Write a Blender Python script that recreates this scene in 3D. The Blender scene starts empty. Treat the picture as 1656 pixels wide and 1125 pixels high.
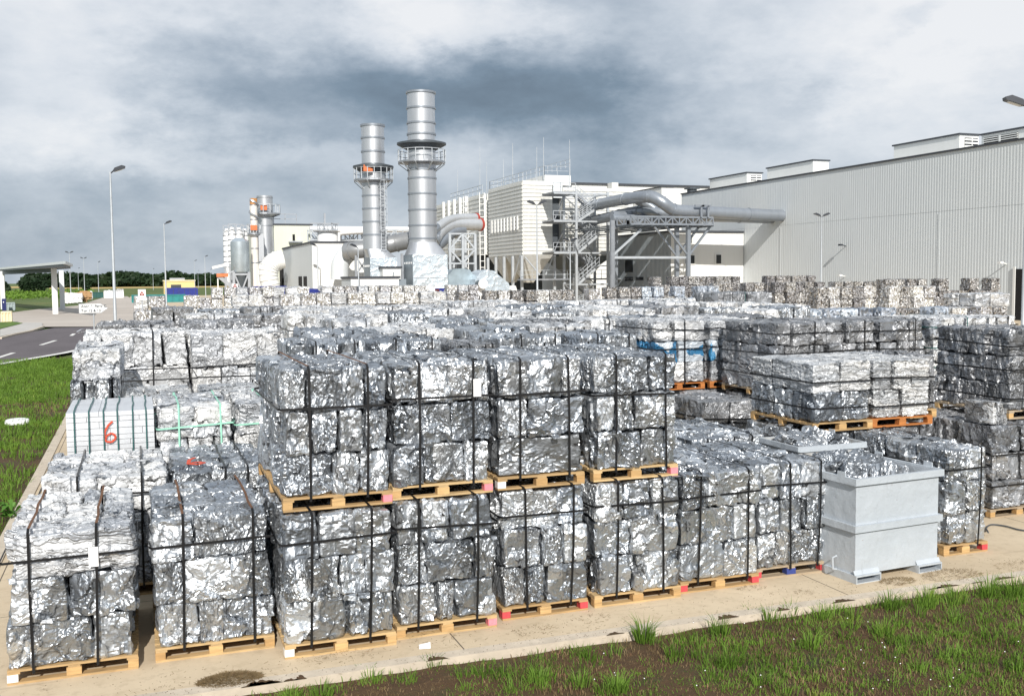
import bpy, math, random
from mathutils import Vector, Matrix, noise as mn
C = bpy.context.scene.collection
R_ = math.radians
V = Vector
# ------------------------------------------------------------------ camera
FPX = 1640.0; H = 3.95; TH = R_(20.2); PT = math.atan(112/FPX); RL = R_(0.5)
cf = V((math.sin(TH)*math.cos(PT), math.cos(TH)*math.cos(PT), -math.sin(PT)))
_r = V((math.cos(TH), -math.sin(TH), 0)); _u = _r.cross(cf)
cr = _r*math.cos(RL) - _u*math.sin(RL); cu = _r*math.sin(RL) + _u*math.cos(RL)
CP = V((0, 0, H))
cam = bpy.data.objects.new('camera', bpy.data.cameras.new('camera')); C.objects.link(cam)
M = Matrix((( cr.x, cu.x, -cf.x, 0), (cr.y, cu.y, -cf.y, 0), (cr.z, cu.z, -cf.z, H), (0, 0, 0, 1)))
cam.matrix_world = M
cam.data.sensor_width = 36; cam.data.lens = FPX/1656*36; cam.data.clip_start = 0.1; cam.data.clip_end = 9000
bpy.context.scene.camera = cam
def ray(x, y): return cf + cr*((x-828)/FPX) + cu*((562.5-y)/FPX)
def onZ(x, y, z=0.0):            # site point at height z read off the survey photo
    d = ray(x, y); return CP + d*((z-H)/d.z)
def onY(x, y, Y):
    d = ray(x, y); return CP + d*(Y/d.y)
def onX(x, y, X):
    d = ray(x, y); return CP + d*(X/d.x)
# ------------------------------------------------------------------ light
LD = V((0.24, 1, -0.62)).normalized()
sun = bpy.data.objects.new('sun', bpy.data.lights.new('sun', 'SUN')); C.objects.link(sun)
sun.data.energy = 4.6; sun.data.angle = R_(0.5); sun.data.color = (1, .955, .89)
sun.rotation_euler = LD.to_track_quat('-Z', 'Y').to_euler(); sun.location = (-20, -60, 60)
vs = bpy.context.scene.view_settings
vs.view_transform = 'Standard'; vs.look = 'None'; vs.gamma = 1; vs.exposure = 0.15
world = bpy.data.worlds.new('World'); bpy.context.scene.world = world; world.use_nodes = True
def build_world():
    nt = world.node_tree; nt.nodes.clear()
    def n(t, **k):
        o = nt.nodes.new(t)
        for a, b in k.items(): setattr(o, a, b)
        return o
    def sv(sock, v):
        if hasattr(v, 'bl_rna') and isinstance(v, bpy.types.NodeSocket): nt.links.new(v, sock)
        else: sock.default_value = v
    def m(op, a, b=0.0, c=None):
        o = n('ShaderNodeMath', operation=op); sv(o.inputs[0], a); sv(o.inputs[1], b)
        if c is not None: sv(o.inputs[2], c)
        return o.outputs[0]
    sky = n('ShaderNodeTexSky', sky_type='NISHITA'); sky.sun_disc = False
    sky.sun_elevation = math.asin(-LD.z); sky.sun_rotation = math.atan2(-LD.x, -LD.y)
    tc = n('ShaderNodeTexCoord'); vec = tc.outputs['Generated']
    def noise(scale, det, rough=.55, off=(0, 0, 0), sc=(1, 1, 1)):
        mp = n('ShaderNodeMapping'); nt.links.new(vec, mp.inputs[0]); mp.inputs['Location'].default_value = off; mp.inputs['Scale'].default_value = sc
        o = n('ShaderNodeTexNoise'); nt.links.new(mp.outputs[0], o.inputs['Vector'])
        o.inputs['Scale'].default_value = scale; o.inputs['Detail'].default_value = det; o.inputs['Roughness'].default_value = rough
        return o
    sx = n('ShaderNodeSeparateXYZ'); nt.links.new(vec, sx.inputs[0])
    az = m('ARCTAN2', sx.outputs[0], sx.outputs[1]); el = m('ARCSINE', sx.outputs[2])
    w1 = noise(4.2, 8, .62, (3, 1, 2), (1, 1, 2)); s1 = n('ShaderNodeSeparateColor'); nt.links.new(w1.outputs['Color'], s1.inputs[0])
    azw = m('MULTIPLY_ADD', m('SUBTRACT', s1.outputs[0], .5), .42, az)
    elw = m('MULTIPLY_ADD', m('SUBTRACT', s1.outputs[1], .5), .22, el)
    acc = None
    # cloud banks: place in the survey photo, half widths, strength
    blobs = [(520, 105, 260, 72, -.27), (730, 165, 210, 52, -.28), (300, 130, 150, 50, -.14), (150, 60, 120, 40, -.05), (530, 235, 110, 30, -.16), (930, 120, 120, 90, -.20), (900, 230, 110, 50, -.06),
             (180, 335, 260, 34, -.13), (420, 360, 260, 50, -.06), (100, 410, 260, 40, -.08), (1010, 250, 120, 50, -.14), (700, 330, 200, 40, -.06),
             (30, 50, 170, 130, .24), (760, 8, 130, 36, .26), (130, 225, 80, 28, .12), (280, 255, 170, 34, .10), (1480, 60, 130, 90, .24),
             (1280, 90, 190, 190, .12), (1455, 50, 55, 26, -.22), (1270, 190, 150, 42, -.16), (1600, 180, 120, 120, .12), (1150, 240, 110, 40, .10), (370, 60, 120, 50, .08)]
    for (x, y, rx, ry, k) in blobs:
        d = ray(x, y).normalized(); a0 = math.atan2(d.x, d.y); e0 = math.asin(d.z)
        u = m('DIVIDE', m('SUBTRACT', azw, a0), rx/FPX); w = m('DIVIDE', m('SUBTRACT', elw, e0), ry/FPX)
        q = m('ADD', m('MULTIPLY', u, u), m('MULTIPLY', w, w))
        g = m('MULTIPLY', m('EXPONENT', m('MULTIPLY', q, -0.7)), k)
        acc = g if acc is None else m('ADD', acc, g)
    f1 = noise(4.5, 8, .50, (0, 0, 0), (1, 1, 2.2)); f2 = noise(1.6, 5, .5, (5, 5, 1), (1, 1, 2))
    f3 = noise(11, 10, .60, (2, 5, 1), (1, 1, 2.0))
    val = m('ADD', m('ADD', acc, m('MULTIPLY', m('SUBTRACT', f1.outputs[0], .5), .56)), m('MULTIPLY', m('SUBTRACT', f2.outputs[0], .5), .35))
    val = m('ADD', val, m('MULTIPLY', m('SUBTRACT', f3.outputs[0], .5), .42))
    # brightest aloft, greyer near the skyline
    hz = n('ShaderNodeMapRange'); nt.links.new(el, hz.inputs[0]); hz.inputs[1].default_value = 0.0; hz.inputs[2].default_value = .25; hz.inputs[3].default_value = .60; hz.inputs[4].default_value = .67
    val = m('ADD', val, hz.outputs[0])
    cr_ = n('ShaderNodeValToRGB'); nt.links.new(val, cr_.inputs[0]); e = cr_.color_ramp
    e.elements[0].position = 0.08; e.elements[0].color = (.15, .20, .26, 1)
    e.elements[1].position = .95; e.elements[1].color = (.95, .965, .99, 1)
    for p, c in ((.30, (.225, .30, .385)), (.50, (.40, .475, .565)), (.66, (.60, .665, .745)), (.80, (.79, .835, .895))):
        q = e.elements.new(p); q.color = c + (1,)
    sc = n('ShaderNodeVectorMath', operation='SCALE'); nt.links.new(cr_.outputs[0], sc.inputs[0]); sc.inputs['Scale'].default_value = 8.3
    mx = n('ShaderNodeMix', data_type='RGBA'); mx.inputs[0].default_value = .94
    nt.links.new(sky.outputs[0], mx.inputs[6]); nt.links.new(sc.outputs[0], mx.inputs[7])
    bg = n('ShaderNodeBackground'); bg.inputs[1].default_value = .10; nt.links.new(mx.outputs[2], bg.inputs[0])
    out = n('ShaderNodeOutputWorld'); nt.links.new(bg.outputs[0], out.inputs[0])
build_world()
# ------------------------------------------------------------------ materials
class NT:
    def __init__(s, name):
        s.m = bpy.data.materials.new(name); s.m.use_nodes = True; s.t = s.m.node_tree
        s.b = s.t.nodes['Principled BSDF']; s.tc = s.n('ShaderNodeTexCoord'); s.oi = None
    def n(s, t, **k):
        o = s.t.nodes.new(t)
        for a, b in k.items(): setattr(o, a, b)
        return o
    def l(s, a, b): s.t.links.new(a, b)
    def sv(s, sock, v):
        if isinstance(v, bpy.types.NodeSocket): s.l(v, sock)
        else: sock.default_value = v
    def math(s, op, a, b=0.0, clamp=False):
        o = s.n('ShaderNodeMath', operation=op); o.use_clamp = clamp; s.sv(o.inputs[0], a); s.sv(o.inputs[1], b); return o.outputs[0]
    def vm(s, op, a, b=None, sc=None):
        o = s.n('ShaderNodeVectorMath', operation=op); s.sv(o.inputs[0], a)
        if b is not None: s.sv(o.inputs[1], b)
        if sc is not None: s.sv(o.inputs['Scale'], sc)
        return o.outputs[0]
    def coord(s, kind='Object', scale=(1, 1, 1), rand=False):
        v = s.tc.outputs[kind]
        if rand:
            s.oi = s.n('ShaderNodeObjectInfo'); r = s.math('MULTIPLY', s.oi.outputs['Random'], 57.0)
            v = s.vm('ADD', v, r)
        return s.vm('MULTIPLY', v, scale)
    def noise(s, vec, scale, det=4, rough=.55, dist=0):
        o = s.n('ShaderNodeTexNoise'); s.l(vec, o.inputs['Vector']); o.inputs['Scale'].default_value = scale
        o.inputs['Detail'].default_value = det; o.inputs['Roughness'].default_value = rough; o.inputs['Distortion'].default_value = dist; return o
    def vor(s, vec, scale, feat='F1'):
        o = s.n('ShaderNodeTexVoronoi', feature=feat); s.l(vec, o.inputs['Vector']); o.inputs['Scale'].default_value = scale; return o
    def ramp(s, f, stops):
        o = s.n('ShaderNodeValToRGB'); s.l(f, o.inputs[0]); e = o.color_ramp
        e.elements[0].position, e.elements[1].position = stops[0][0], stops[-1][0]
        e.elements[0].color = tuple(stops[0][1]) + (1,); e.elements[1].color = tuple(stops[-1][1]) + (1,)
        for p, c in stops[1:-1]: q = e.elements.new(p); q.color = tuple(c) + (1,)
        return o.outputs[0]
    def mix(s, f, a, b, mode='MIX'):
        o = s.n('ShaderNodeMix', data_type='RGBA', blend_type=mode)
        s.sv(o.inputs[0], f); s.sv(o.inputs[6], a if isinstance(a, bpy.types.NodeSocket) else tuple(a)+(1,)); s.sv(o.inputs[7], b if isinstance(b, bpy.types.NodeSocket) else tuple(b)+(1,))
        return o.outputs[2]
    def bump(s, h, strength=.3, dist=.01):
        o = s.n('ShaderNodeBump'); s.l(h, o.inputs['Height']); o.inputs['Strength'].default_value = strength; o.inputs['Distance'].default_value = dist
        return o.outputs[0]
    def set(s, col=None, rough=None, metal=None, nrm=None, spec=None):
        for k, v in (('Base Color', col), ('Roughness', rough), ('Metallic', metal), ('Normal', nrm), ('Specular IOR Level', spec)):
            if v is None: continue
            if isinstance(v, tuple) and len(v) == 3: v = v + (1,)
            s.sv(s.b.inputs[k], v)
        return s.m
def simple(name, col, rough=.6, metal=0.0, var=.12, scale=3.0, bump=0.0):
    s = NT(name); v = s.coord('Object'); nz = s.noise(v, scale, 6, .6)
    c = s.ramp(nz.outputs[0], [(.3, tuple(x*(1-var) for x in col)), (.7, tuple(min(1, x*(1+var)) for x in col))])
    nrm = s.bump(s.noise(v, scale*6, 4).outputs[0], bump, .01) if bump else None
    return s.set(c, rough, metal, nrm)
def streaked(name, col, rough=.5, metal=0.0, dirt_shade=(.30, .26, .2), amt=.3, panel=0.0):
    """painted sheet with vertical run-off streaks, as weathered cladding has"""
    s = NT(name); v = s.coord('Object', (1.4, 1.4, .16)); nz = s.noise(v, 1.6, 7, .65)
    v2 = s.coord('Object', (1, 1, 1)); n2 = s.noise(v2, .35, 3)
    f = s.math('MULTIPLY', s.math('MULTIPLY', s.math('SUBTRACT', nz.outputs[0], .42), 2.6, True), amt, True)
    c = s.mix(f, tuple(x*1.0 for x in col), dirt_shade)
    c = s.mix(s.math('MULTIPLY', n2.outputs[0], .25), c, tuple(x*.72 for x in col))
    return s.set(c, rough, metal)
def foil(name, lo, hi, metal=.9, rough=(.18, .40), amp=1.0, sc=1.0, stretch=(1, 1, .5), tint=None, dirt_shade=.5, plate=.35):
    """crumpled sheet metal: broad bent plates, folds with sharp crests, fine wrinkles, grime and crease shade coloured into the folds"""
    s = NT(name); v = s.coord('Object', (1, 1, 1), rand=True)
    wn = s.noise(v, 3.2*sc, 4, .6); v = s.vm('ADD', v, s.vm('SCALE', s.vm('SUBTRACT', wn.outputs['Color'], (.5, .5, .5)), sc=.34/sc))
    # every bale was pressed from other sheet: fold size and fold direction differ from one to the next
    rnd1 = s.math('FRACT', s.math('MULTIPLY', s.oi.outputs['Random'], 7.31)); rnd2 = s.math('FRACT', s.math('MULTIPLY', s.oi.outputs['Random'], 13.77))
    v = s.vm('SCALE', v, sc=s.math('ADD', .55, s.math('MULTIPLY', rnd1, .75)))
    st = s.n('ShaderNodeMix', data_type='VECTOR'); s.sv(st.inputs[0], s.math('GREATER_THAN', rnd2, .68)); st.inputs[4].default_value = stretch; st.inputs[5].default_value = (stretch[0]*.5, stretch[1]*.5, stretch[2]*2.0)
    vs_ = s.vm('MULTIPLY', v, st.outputs[1])
    pm = s.noise(v, 2.2*sc, 1, .4); plates = s.math('ADD', .30, s.math('MULTIPLY', s.math('SUBTRACT', pm.outputs[0], .36), 3.6, True))
    def ridge(o, p=1.0):            # sharp crested waves out of a smooth noise
        q = s.math('ABSOLUTE', s.math('SUBTRACT', o, .5)); return s.math('SUBTRACT', 1.0, s.math('MULTIPLY', q, 2.0*p))
    a = s.noise(vs_, 2.6*sc, 1.5, .45, 1.2); b = s.noise(vs_, 6*sc, 2, .5, 2.2); c = s.noise(s.vm('MULTIPLY', v, (1, 1, .8)), 22*sc, 2, .5, 1.5)
    va = s.vor(vs_, 4.0*sc); e1 = s.vor(vs_, 4.0*sc, 'DISTANCE_TO_EDGE'); e2 = s.vor(s.vm('ADD', vs_, (3.3, 1.7, 5.1)), 9*sc, 'DISTANCE_TO_EDGE')
    def fold(o, w, k):              # a sheet folding over at the plate borders
        q = s.math('MULTIPLY', o.outputs['Distance'], 1.0/w, True); q = s.math('SUBTRACT', 1.0, q); return s.math('MULTIPLY', s.math('MULTIPLY', q, q), k)
    h = s.math('ADD', s.math('MULTIPLY', ridge(a.outputs[0], 1.5), .040), s.math('MULTIPLY', s.math('MULTIPLY', ridge(b.outputs[0], 1.3), plates), .015))
    h = s.math('ADD', h, s.math('MULTIPLY', s.math('MULTIPLY', ridge(c.outputs[0]), plates), .0013)); h = s.math('ADD', h, fold(e1, .22, .020)); h = s.math('ADD', h, s.math('MULTIPLY', fold(e2, .20, .0075), plates))
    bp = s.n('ShaderNodeBump'); s.l(h, bp.inputs['Height']); bp.inputs['Strength'].default_value = 1.0; bp.inputs['Distance'].default_value = 1.0*amp/sc
    pl = s.vm('SCALE', s.vm('SUBTRACT', va.outputs['Color'], (.5, .5, .5)), sc=plate)
    n_ = s.vm('NORMALIZE', s.vm('ADD', bp.outputs[0], pl))
    big = s.vor(vs_, 3.2*sc); sep = s.n('ShaderNodeSeparateColor'); s.l(big.outputs['Color'], sep.inputs[0])
    stops = [(0, lo), (.55, tuple((x+y)/2 for x, y in zip(lo, hi))), (1, hi)]
    if tint: stops = [(0, tint), (.40, tint), (.42, lo), (1, hi)]
    col = s.ramp(sep.outputs[0], stops)
    tone = s.ramp(s.oi.outputs['Random'], [(0, (.78, .80, .83)), (.5, (.92, .92, .92)), (1, (1, 1, 1))])
    col = s.mix(1.0, col, tone, 'MULTIPLY')
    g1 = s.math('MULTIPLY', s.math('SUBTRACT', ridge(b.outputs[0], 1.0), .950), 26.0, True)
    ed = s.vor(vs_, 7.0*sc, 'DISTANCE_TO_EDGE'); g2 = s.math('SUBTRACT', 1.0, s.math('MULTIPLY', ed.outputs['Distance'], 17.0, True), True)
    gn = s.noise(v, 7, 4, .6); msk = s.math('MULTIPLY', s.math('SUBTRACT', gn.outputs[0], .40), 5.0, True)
    g = s.math('MULTIPLY', s.math('MULTIPLY', s.math('MAXIMUM', g1, g2), msk), dirt_shade, True)
    col = s.mix(g, col, (.02, .02, .02))  # near-black fold lines: grime plus crease shade put into the colour
    rr = s.n('ShaderNodeMapRange'); s.l(sep.outputs[1], rr.inputs[0]); rr.inputs[3].default_value = rough[0]; rr.inputs[4].default_value = rough[1]
    mm = s.math('MULTIPLY', s.math('SUBTRACT', 1.0, g), metal)
    return s.set(col, rr.outputs[0], mm, n_)
FOIL = foil('bale_silver', (.33, .355, .385), (.82, .85, .88), dirt_shade=1.0, rough=(.32, .50), sc=.58, amp=.80, stretch=(1.3, 1, .36), plate=.38)
FOILDARK = foil('bale_grey_sheet', (.24, .25, .265), (.48, .49, .51), metal=.5, rough=(.3, .5), amp=.8, sc=.75, stretch=(1, 1, .8), dirt_shade=1.0)
FOILWHITE = foil('bale_white_sheet', (.52, .54, .57), (.86, .86, .85), metal=.3, rough=(.3, .5), amp=.80, sc=.85, stretch=(.5, .5, 1.3), dirt_shade=1.0, plate=.45)
FOILSIDE = foil('bale_siding', (.54, .56, .58), (.86, .86, .85), metal=.35, rough=(.25, .45), amp=1.0, stretch=(.3, .3, 2.2), dirt_shade=1.0)
FOILBLUE = foil('bale_blue_sheet', (.02, .12, .25), (.04, .22, .42), metal=.15, rough=(.35, .55), amp=.6, sc=.7, tint=(.5, .55, .6))
def cans(name, stops, s1=22.):
    s = NT(name); v = s.coord('Object', (1, 1, 1), rand=True); a = s.vor(v, s1); sep = s.n('ShaderNodeSeparateColor'); s.l(a.outputs['Color'], sep.inputs[0])
    o = s.n('ShaderNodeValToRGB'); s.l(sep.outputs[0], o.inputs[0]); o.color_ramp.interpolation = 'CONSTANT'; e = o.color_ramp
    e.elements[0].color = tuple(stops[0][1])+(1,); e.elements[0].position = 0; e.elements[1].position = stops[-1][0]; e.elements[1].color = tuple(stops[-1][1])+(1,)
    for p, c in stops[1:-1]: q = e.elements.new(p); q.color = tuple(c)+(1,)
    tone = s.ramp(s.oi.outputs['Random'], [(0, (.6, .6, .64)), (1, (1, 1, 1))]); col = s.mix(1.0, o.outputs[0], tone, 'MULTIPLY')
    geo = s.n('ShaderNodeNewGeometry'); n_ = s.vm('NORMALIZE', s.vm('ADD', geo.outputs['Normal'], s.vm('SCALE', s.vm('SUBTRACT', a.outputs['Color'], (.5, .5, .5)), sc=1.1)))
    return s.set(col, .45, .35, n_)
CANS_W = cans('bale_cans_pale', [(0, (.62, .62, .6)), (.45, (.8, .8, .8)), (.7, (.48, .47, .43)), (.82, (.30, .29, .28)), (.92, (.55, .50, .38))], 13)
CANS_B = cans('bale_cans_brown', [(0, (.32, .315, .305)), (.35, (.50, .495, .485)), (.62, (.19, .18, .175)), (.78, (.075, .074, .073)), (.94, (.44, .38, .29))], 14)
CANS_L = cans('bale_blue_grey', [(0, (.42, .48, .55)), (.4, (.60, .66, .73)), (.7, (.30, .36, .43)), (.88, (.75, .8, .85))], 11)
def wood(name, col, var=.25):
    s = NT(name); v = s.coord('Object', (1, 1, 1), rand=True); v2 = s.vm('MULTIPLY', v, (1.2, 9, 14)); nz = s.noise(v2, 3, 6, .6, .5)
    c = s.ramp(nz.outputs[0], [(.25, tuple(x*(1-var*1.6) for x in col)), (.5, col), (.8, tuple(min(1, x*(1+var)) for x in col))])
    t = s.ramp(s.oi.outputs['Random'], [(0, (.72, .66, .6)), (1, (1, 1, 1))]); c = s.mix(1.0, c, t, 'MULTIPLY')
    st = s.noise(v, 4, 4); c = s.mix(s.math('MULTIPLY', s.math('SUBTRACT', st.outputs[0], .5), 1.6, True), c, tuple(x*.45 for x in col))
    return s.set(c, .75, 0.0, s.bump(nz.outputs[0], .4, .004))
WOOD = wood('pallet_wood', (.54, .38, .19)); WOODOLD = wood('pallet_wood_grey', (.42, .34, .24)); WOODOR = wood('pallet_wood_orange', (.50, .19, .05))
BLK = {'w': wood('block_wood', (.58, .38, .17)), 'p': simple('block_pink_paint', (.80, .24, .28), .7, 0, .25, 14), 'r': simple('block_red_paint', (.55, .06, .07), .7, 0, .3, 14),
       'W': simple('block_white_paint', (.78, .76, .72), .7, 0, .12, 14), 'b': simple('block_blue_paint', (.03, .05, .22), .7, 0, .2, 14), 'o': WOODOR}
STRAP = simple('strap_black', (.008, .008, .009), .45, .2); STRAPRUST = simple('strap_rusty', (.16, .075, .035), .7, .3, .4, 12); STRAPGREEN = simple('strap_green', (.015, .09, .085), .5)
STRAPPALE = simple('strap_pale_green', (.30, .62, .48), .5)
PAPER = simple('paper_tag', (.86, .86, .86), .8, 0, .03)
SPRAY = simple('red_spray_paint', (.60, .07, .025), .6, 0, .15, 20); SPRAYK = simple('black_spray_paint', (.012, .012, .012), .6)
STEEL = simple('galvanised_steel', (.42, .44, .47), .42, .75, .15, 1.5); STEELL = simple('pale_galvanised_steel', (.48, .51, .54), .5, .4, .12, 1.5)
DARKSTEEL = simple('dark_steel', (.10, .115, .13), .5, .5); PIPEG = streaked('pipe_grey_blue', (.30, .33, .37), .38, .45, (.1, .11, .12), .3)
DUCT = streaked('duct_aluminium', (.62, .64, .66), .42, .55, (.35, .35, .36), .35); REDP = simple('red_paint', (.36, .05, .035), .5)
STACKM = streaked('chimney_steel', (.60, .62, .65), .40, .72, (.36, .37, .39), .45)
QUILT = foil('quilted_foil_cladding', (.62, .70, .76), (.70, .77, .82), metal=.45, rough=(.38, .46), amp=.30, sc=.11, stretch=(1, 1, 1), dirt_shade=.0, plate=.05)
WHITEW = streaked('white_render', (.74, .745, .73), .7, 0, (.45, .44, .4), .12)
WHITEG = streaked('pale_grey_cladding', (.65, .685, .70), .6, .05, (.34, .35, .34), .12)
CREAM = streaked('cream_cladding', (.72, .725, .70), .55, .05, (.30, .27, .20), .45)
CREAM2 = streaked('pale_green_cream_cladding', (.63, .65, .56), .6, 0, (.36, .36, .30), .25)
GREYCL = streaked('grey_steel_and_shade', (.25, .29, .32), .5, .3, (.14, .16, .17), .2)  # steel grey; on annex and chimney sides it carries their shade
ROOFD = simple('dark_roof_edge', (.045, .05, .06), .6); GLASS = simple('dark_window_glass', (.015, .018, .022), .12, 0, .05)
BLACK = simple('black_opening', (.006, .006, .007), .9); BLUET = simple('blue_tarpaulin', (.010, .022, .20), .5, 0, .3, 1.5)
TEAL = simple('teal_container_paint', (.015, .20, .20), .5, 0, .2, 1); YELL = simple('yellow_cladding', (.72, .56, .25), .6, 0, .06, .3)
GREENC = simple('dark_green_container', (.012, .08, .07), .55); WHITEP = simple('white_paint', (.80, .80, .80), .5, 0, .05)
ORANGE = simple('orange_paint', (.60, .17, .06), .5); CREAMBOX = simple('cream_concrete', (.72, .62, .42), .8, 0, .08, 2, .1)
LAMPHEAD = simple('lamp_housing', (.035, .04, .05), .4, .3); LAMPGLASS = simple('lamp_diffuser', (.65, .66, .66), .2)
SIGNEDGE = simple('sign_grey', (.35, .36, .37), .5)
def binmat():
    s = NT('bin_grey_paint'); v = s.coord('Object'); a = s.noise(v, 2.2, 6, .6); b = s.noise(s.vm('MULTIPLY', v, (1, 1, .25)), 12, 5, .7)
    c = s.ramp(a.outputs[0], [(.3, (.44, .48, .52)), (.7, (.49, .53, .57))])
    c = s.mix(s.math('MULTIPLY', s.math('SUBTRACT', b.outputs[0], .62), 4.0, True), c, (.27, .28, .28))
    r = s.noise(v, 16, 6, .7); c = s.mix(s.math('MULTIPLY', s.math('SUBTRACT', r.outputs[0], .66), 9.0, True), c, (.20, .11, .06))
    return s.set(c, .48, .15, s.bump(a.outputs[0], .6, .06))
BIN = binmat()
def rustbin():
    s = NT('bin_rusty_paint'); v = s.coord('Object', (1, 1, .3)); b = s.noise(v, 7, 6, .7)
    return s.set(s.ramp(b.outputs[0], [(.4, (.46, .48, .49)), (.60, (.42, .41, .39)), (.72, (.24, .14, .08))]), .6, .1)
BINR = rustbin()
def concrete():
    s = NT('yard_concrete'); v = s.coord('Object'); a = s.noise(v, .45, 6, .6); b = s.noise(v, 6, 8, .7); g = s.noise(v, 60, 4, .6)
    c = s.ramp(a.outputs[0], [(.3, (.50, .40, .27)), (.7, (.64, .53, .38))])
    c = s.mix(s.math('MULTIPLY', s.math('SUBTRACT', b.outputs[0], .50), 2.4, True), c, (.36, .28, .18))
    c = s.mix(s.math('MULTIPLY', g.outputs[0], .22), c, (.35, .28, .2))
    ty = s.noise(s.vm('MULTIPLY', v, (.35, 5.0, 1)), 1.3, 5, .6); c = s.mix(s.math('MULTIPLY', s.math('SUBTRACT', ty.outputs[0], .60), 3.5, True), c, (.27, .21, .15))
    sp_ = s.noise(v, 2.3, 5, .75); c = s.mix(s.math('MULTIPLY', s.math('SUBTRACT', sp_.outputs[0], .62), 6.0, True), c, (.22, .16, .10))
    # expansion joints every five metres
    sp = s.n('ShaderNodeSeparateXYZ'); s.l(s.tc.outputs['Object'], sp.inputs[0])
    def joint(o):
        f = s.math('FRACT', s.math('ADD', s.math('DIVIDE', o, 5.0), .37)); return s.math('LESS_THAN', f, .003)
    j = s.math('MAXIMUM', joint(sp.outputs[0]), joint(sp.outputs[1])); c = s.mix(j, c, (.10, .08, .06))
    return s.set(c, .85, 0.0, s.bump(g.outputs[0], .35, .004))
CONC = concrete()
KERB = simple('kerb_concrete', (.52, .45, .36), .85, 0, .14, 5, .3)
APRON = simple('pale_concrete_road', (.46, .41, .36), .85, 0, .10, .12); PAVE = simple('paving', (.46, .44, .41), .85, 0, .12, 1)
def asphalt():
    s = NT('asphalt'); v = s.coord('Object'); a = s.noise(s.vm('MULTIPLY', v, (1, .25, 1)), .5, 5); b = s.noise(v, 40, 4)
    c = s.ramp(a.outputs[0], [(.3, (.075, .062, .068)), (.7, (.115, .098, .105))]); c = s.mix(s.math('MULTIPLY', b.outputs[0], .3), c, (.16, .14, .14))
    return s.set(c, .8)
ASPH = asphalt(); LINE = simple('road_paint', (.72, .71, .68), .7, 0, .15, 6)
def soil():
    s = NT('soil'); v = s.coord('Object'); a = s.noise(v, 1.1, 6, .65); b = s.noise(v, 14, 8, .7); d = s.noise(v, 70, 4, .6)
    c = s.ramp(a.outputs[0], [(.32, (.040, .020, .007)), (.5, (.078, .040, .014)), (.68, (.040, .042, .012))])
    c = s.mix(s.math('MULTIPLY', s.math('SUBTRACT', b.outputs[0], .52), 4.0, True), c, (.14, .078, .030))
    c = s.mix(s.math('MULTIPLY', s.math('SUBTRACT', d.outputs[0], .60), 5.0, True), c, (.22, .17, .10))
    h = s.math('ADD', s.math('MULTIPLY', b.outputs[0], 1.0), s.math('MULTIPLY', d.outputs[0], .4))
    return s.set(c, .95, 0.0, s.bump(h, .9, .03))
SOIL = soil()
def fields():
    s = NT('field_ground'); v = s.coord('Object'); a = s.noise(v, .06, 5, .6); b = s.noise(v, 1.3, 6, .7)
    c = s.ramp(a.outputs[0], [(.35, (.055, .095, .015)), (.55, (.085, .13, .022)), (.68, (.20, .17, .06))])
    c = s.mix(s.math('MULTIPLY', s.math('SUBTRACT', b.outputs[0], .50), 2.5, True), c, (.075, .055, .025))
    return s.set(c, .95, 0.0, s.bump(b.outputs[0], .6, .1))
FIELD = fields(); WHEAT = simple('ripe_wheat', (.45, .33, .12), .9, 0, .2, .02)
def leafy(name, lo, hi, scale=.4):
    s = NT(name); geo = s.n('ShaderNodeNewGeometry'); v = s.coord('Object'); nz = s.noise(v, scale, 4, .6)
    c = s.ramp(nz.outputs[0], [(.3, lo), (.62, hi), (.74, (hi[0]*1.5, hi[1]*.95, hi[2]*1.3))]); c2 = s.ramp(geo.outputs['Random Per Island'], [(0, (.7, .72, .65)), (1, (1.0, 1.0, 1.0))])
    c = s.mix(1.0, c, c2, 'MULTIPLY'); s.set(c, .6, 0.0, spec=.3)
    tr = s.n('ShaderNodeBsdfTranslucent'); s.l(c, tr.inputs[0]); mx = s.n('ShaderNodeMixShader'); mx.inputs[0].default_value = .3
    s.l(s.b.outputs[0], mx.inputs[1]); s.l(tr.outputs[0], mx.inputs[2]); s.l(mx.outputs[0], s.t.nodes['Material Output'].inputs[0]); return s.m
TREEM = leafy('tree_leaves', (.012, .030, .014), (.030, .060, .022), .05); GRASSM = leafy('grass_blades', (.085, .165, .018), (.20, .34, .05), 1.2)
STRAW = leafy('dry_straw', (.17, .11, .055), (.36, .26, .14), 3); WEED = leafy('weed_leaves', (.08, .20, .03), (.15, .34, .05), 3); BARK = simple('bark', (.06, .045, .03), .9)
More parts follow.
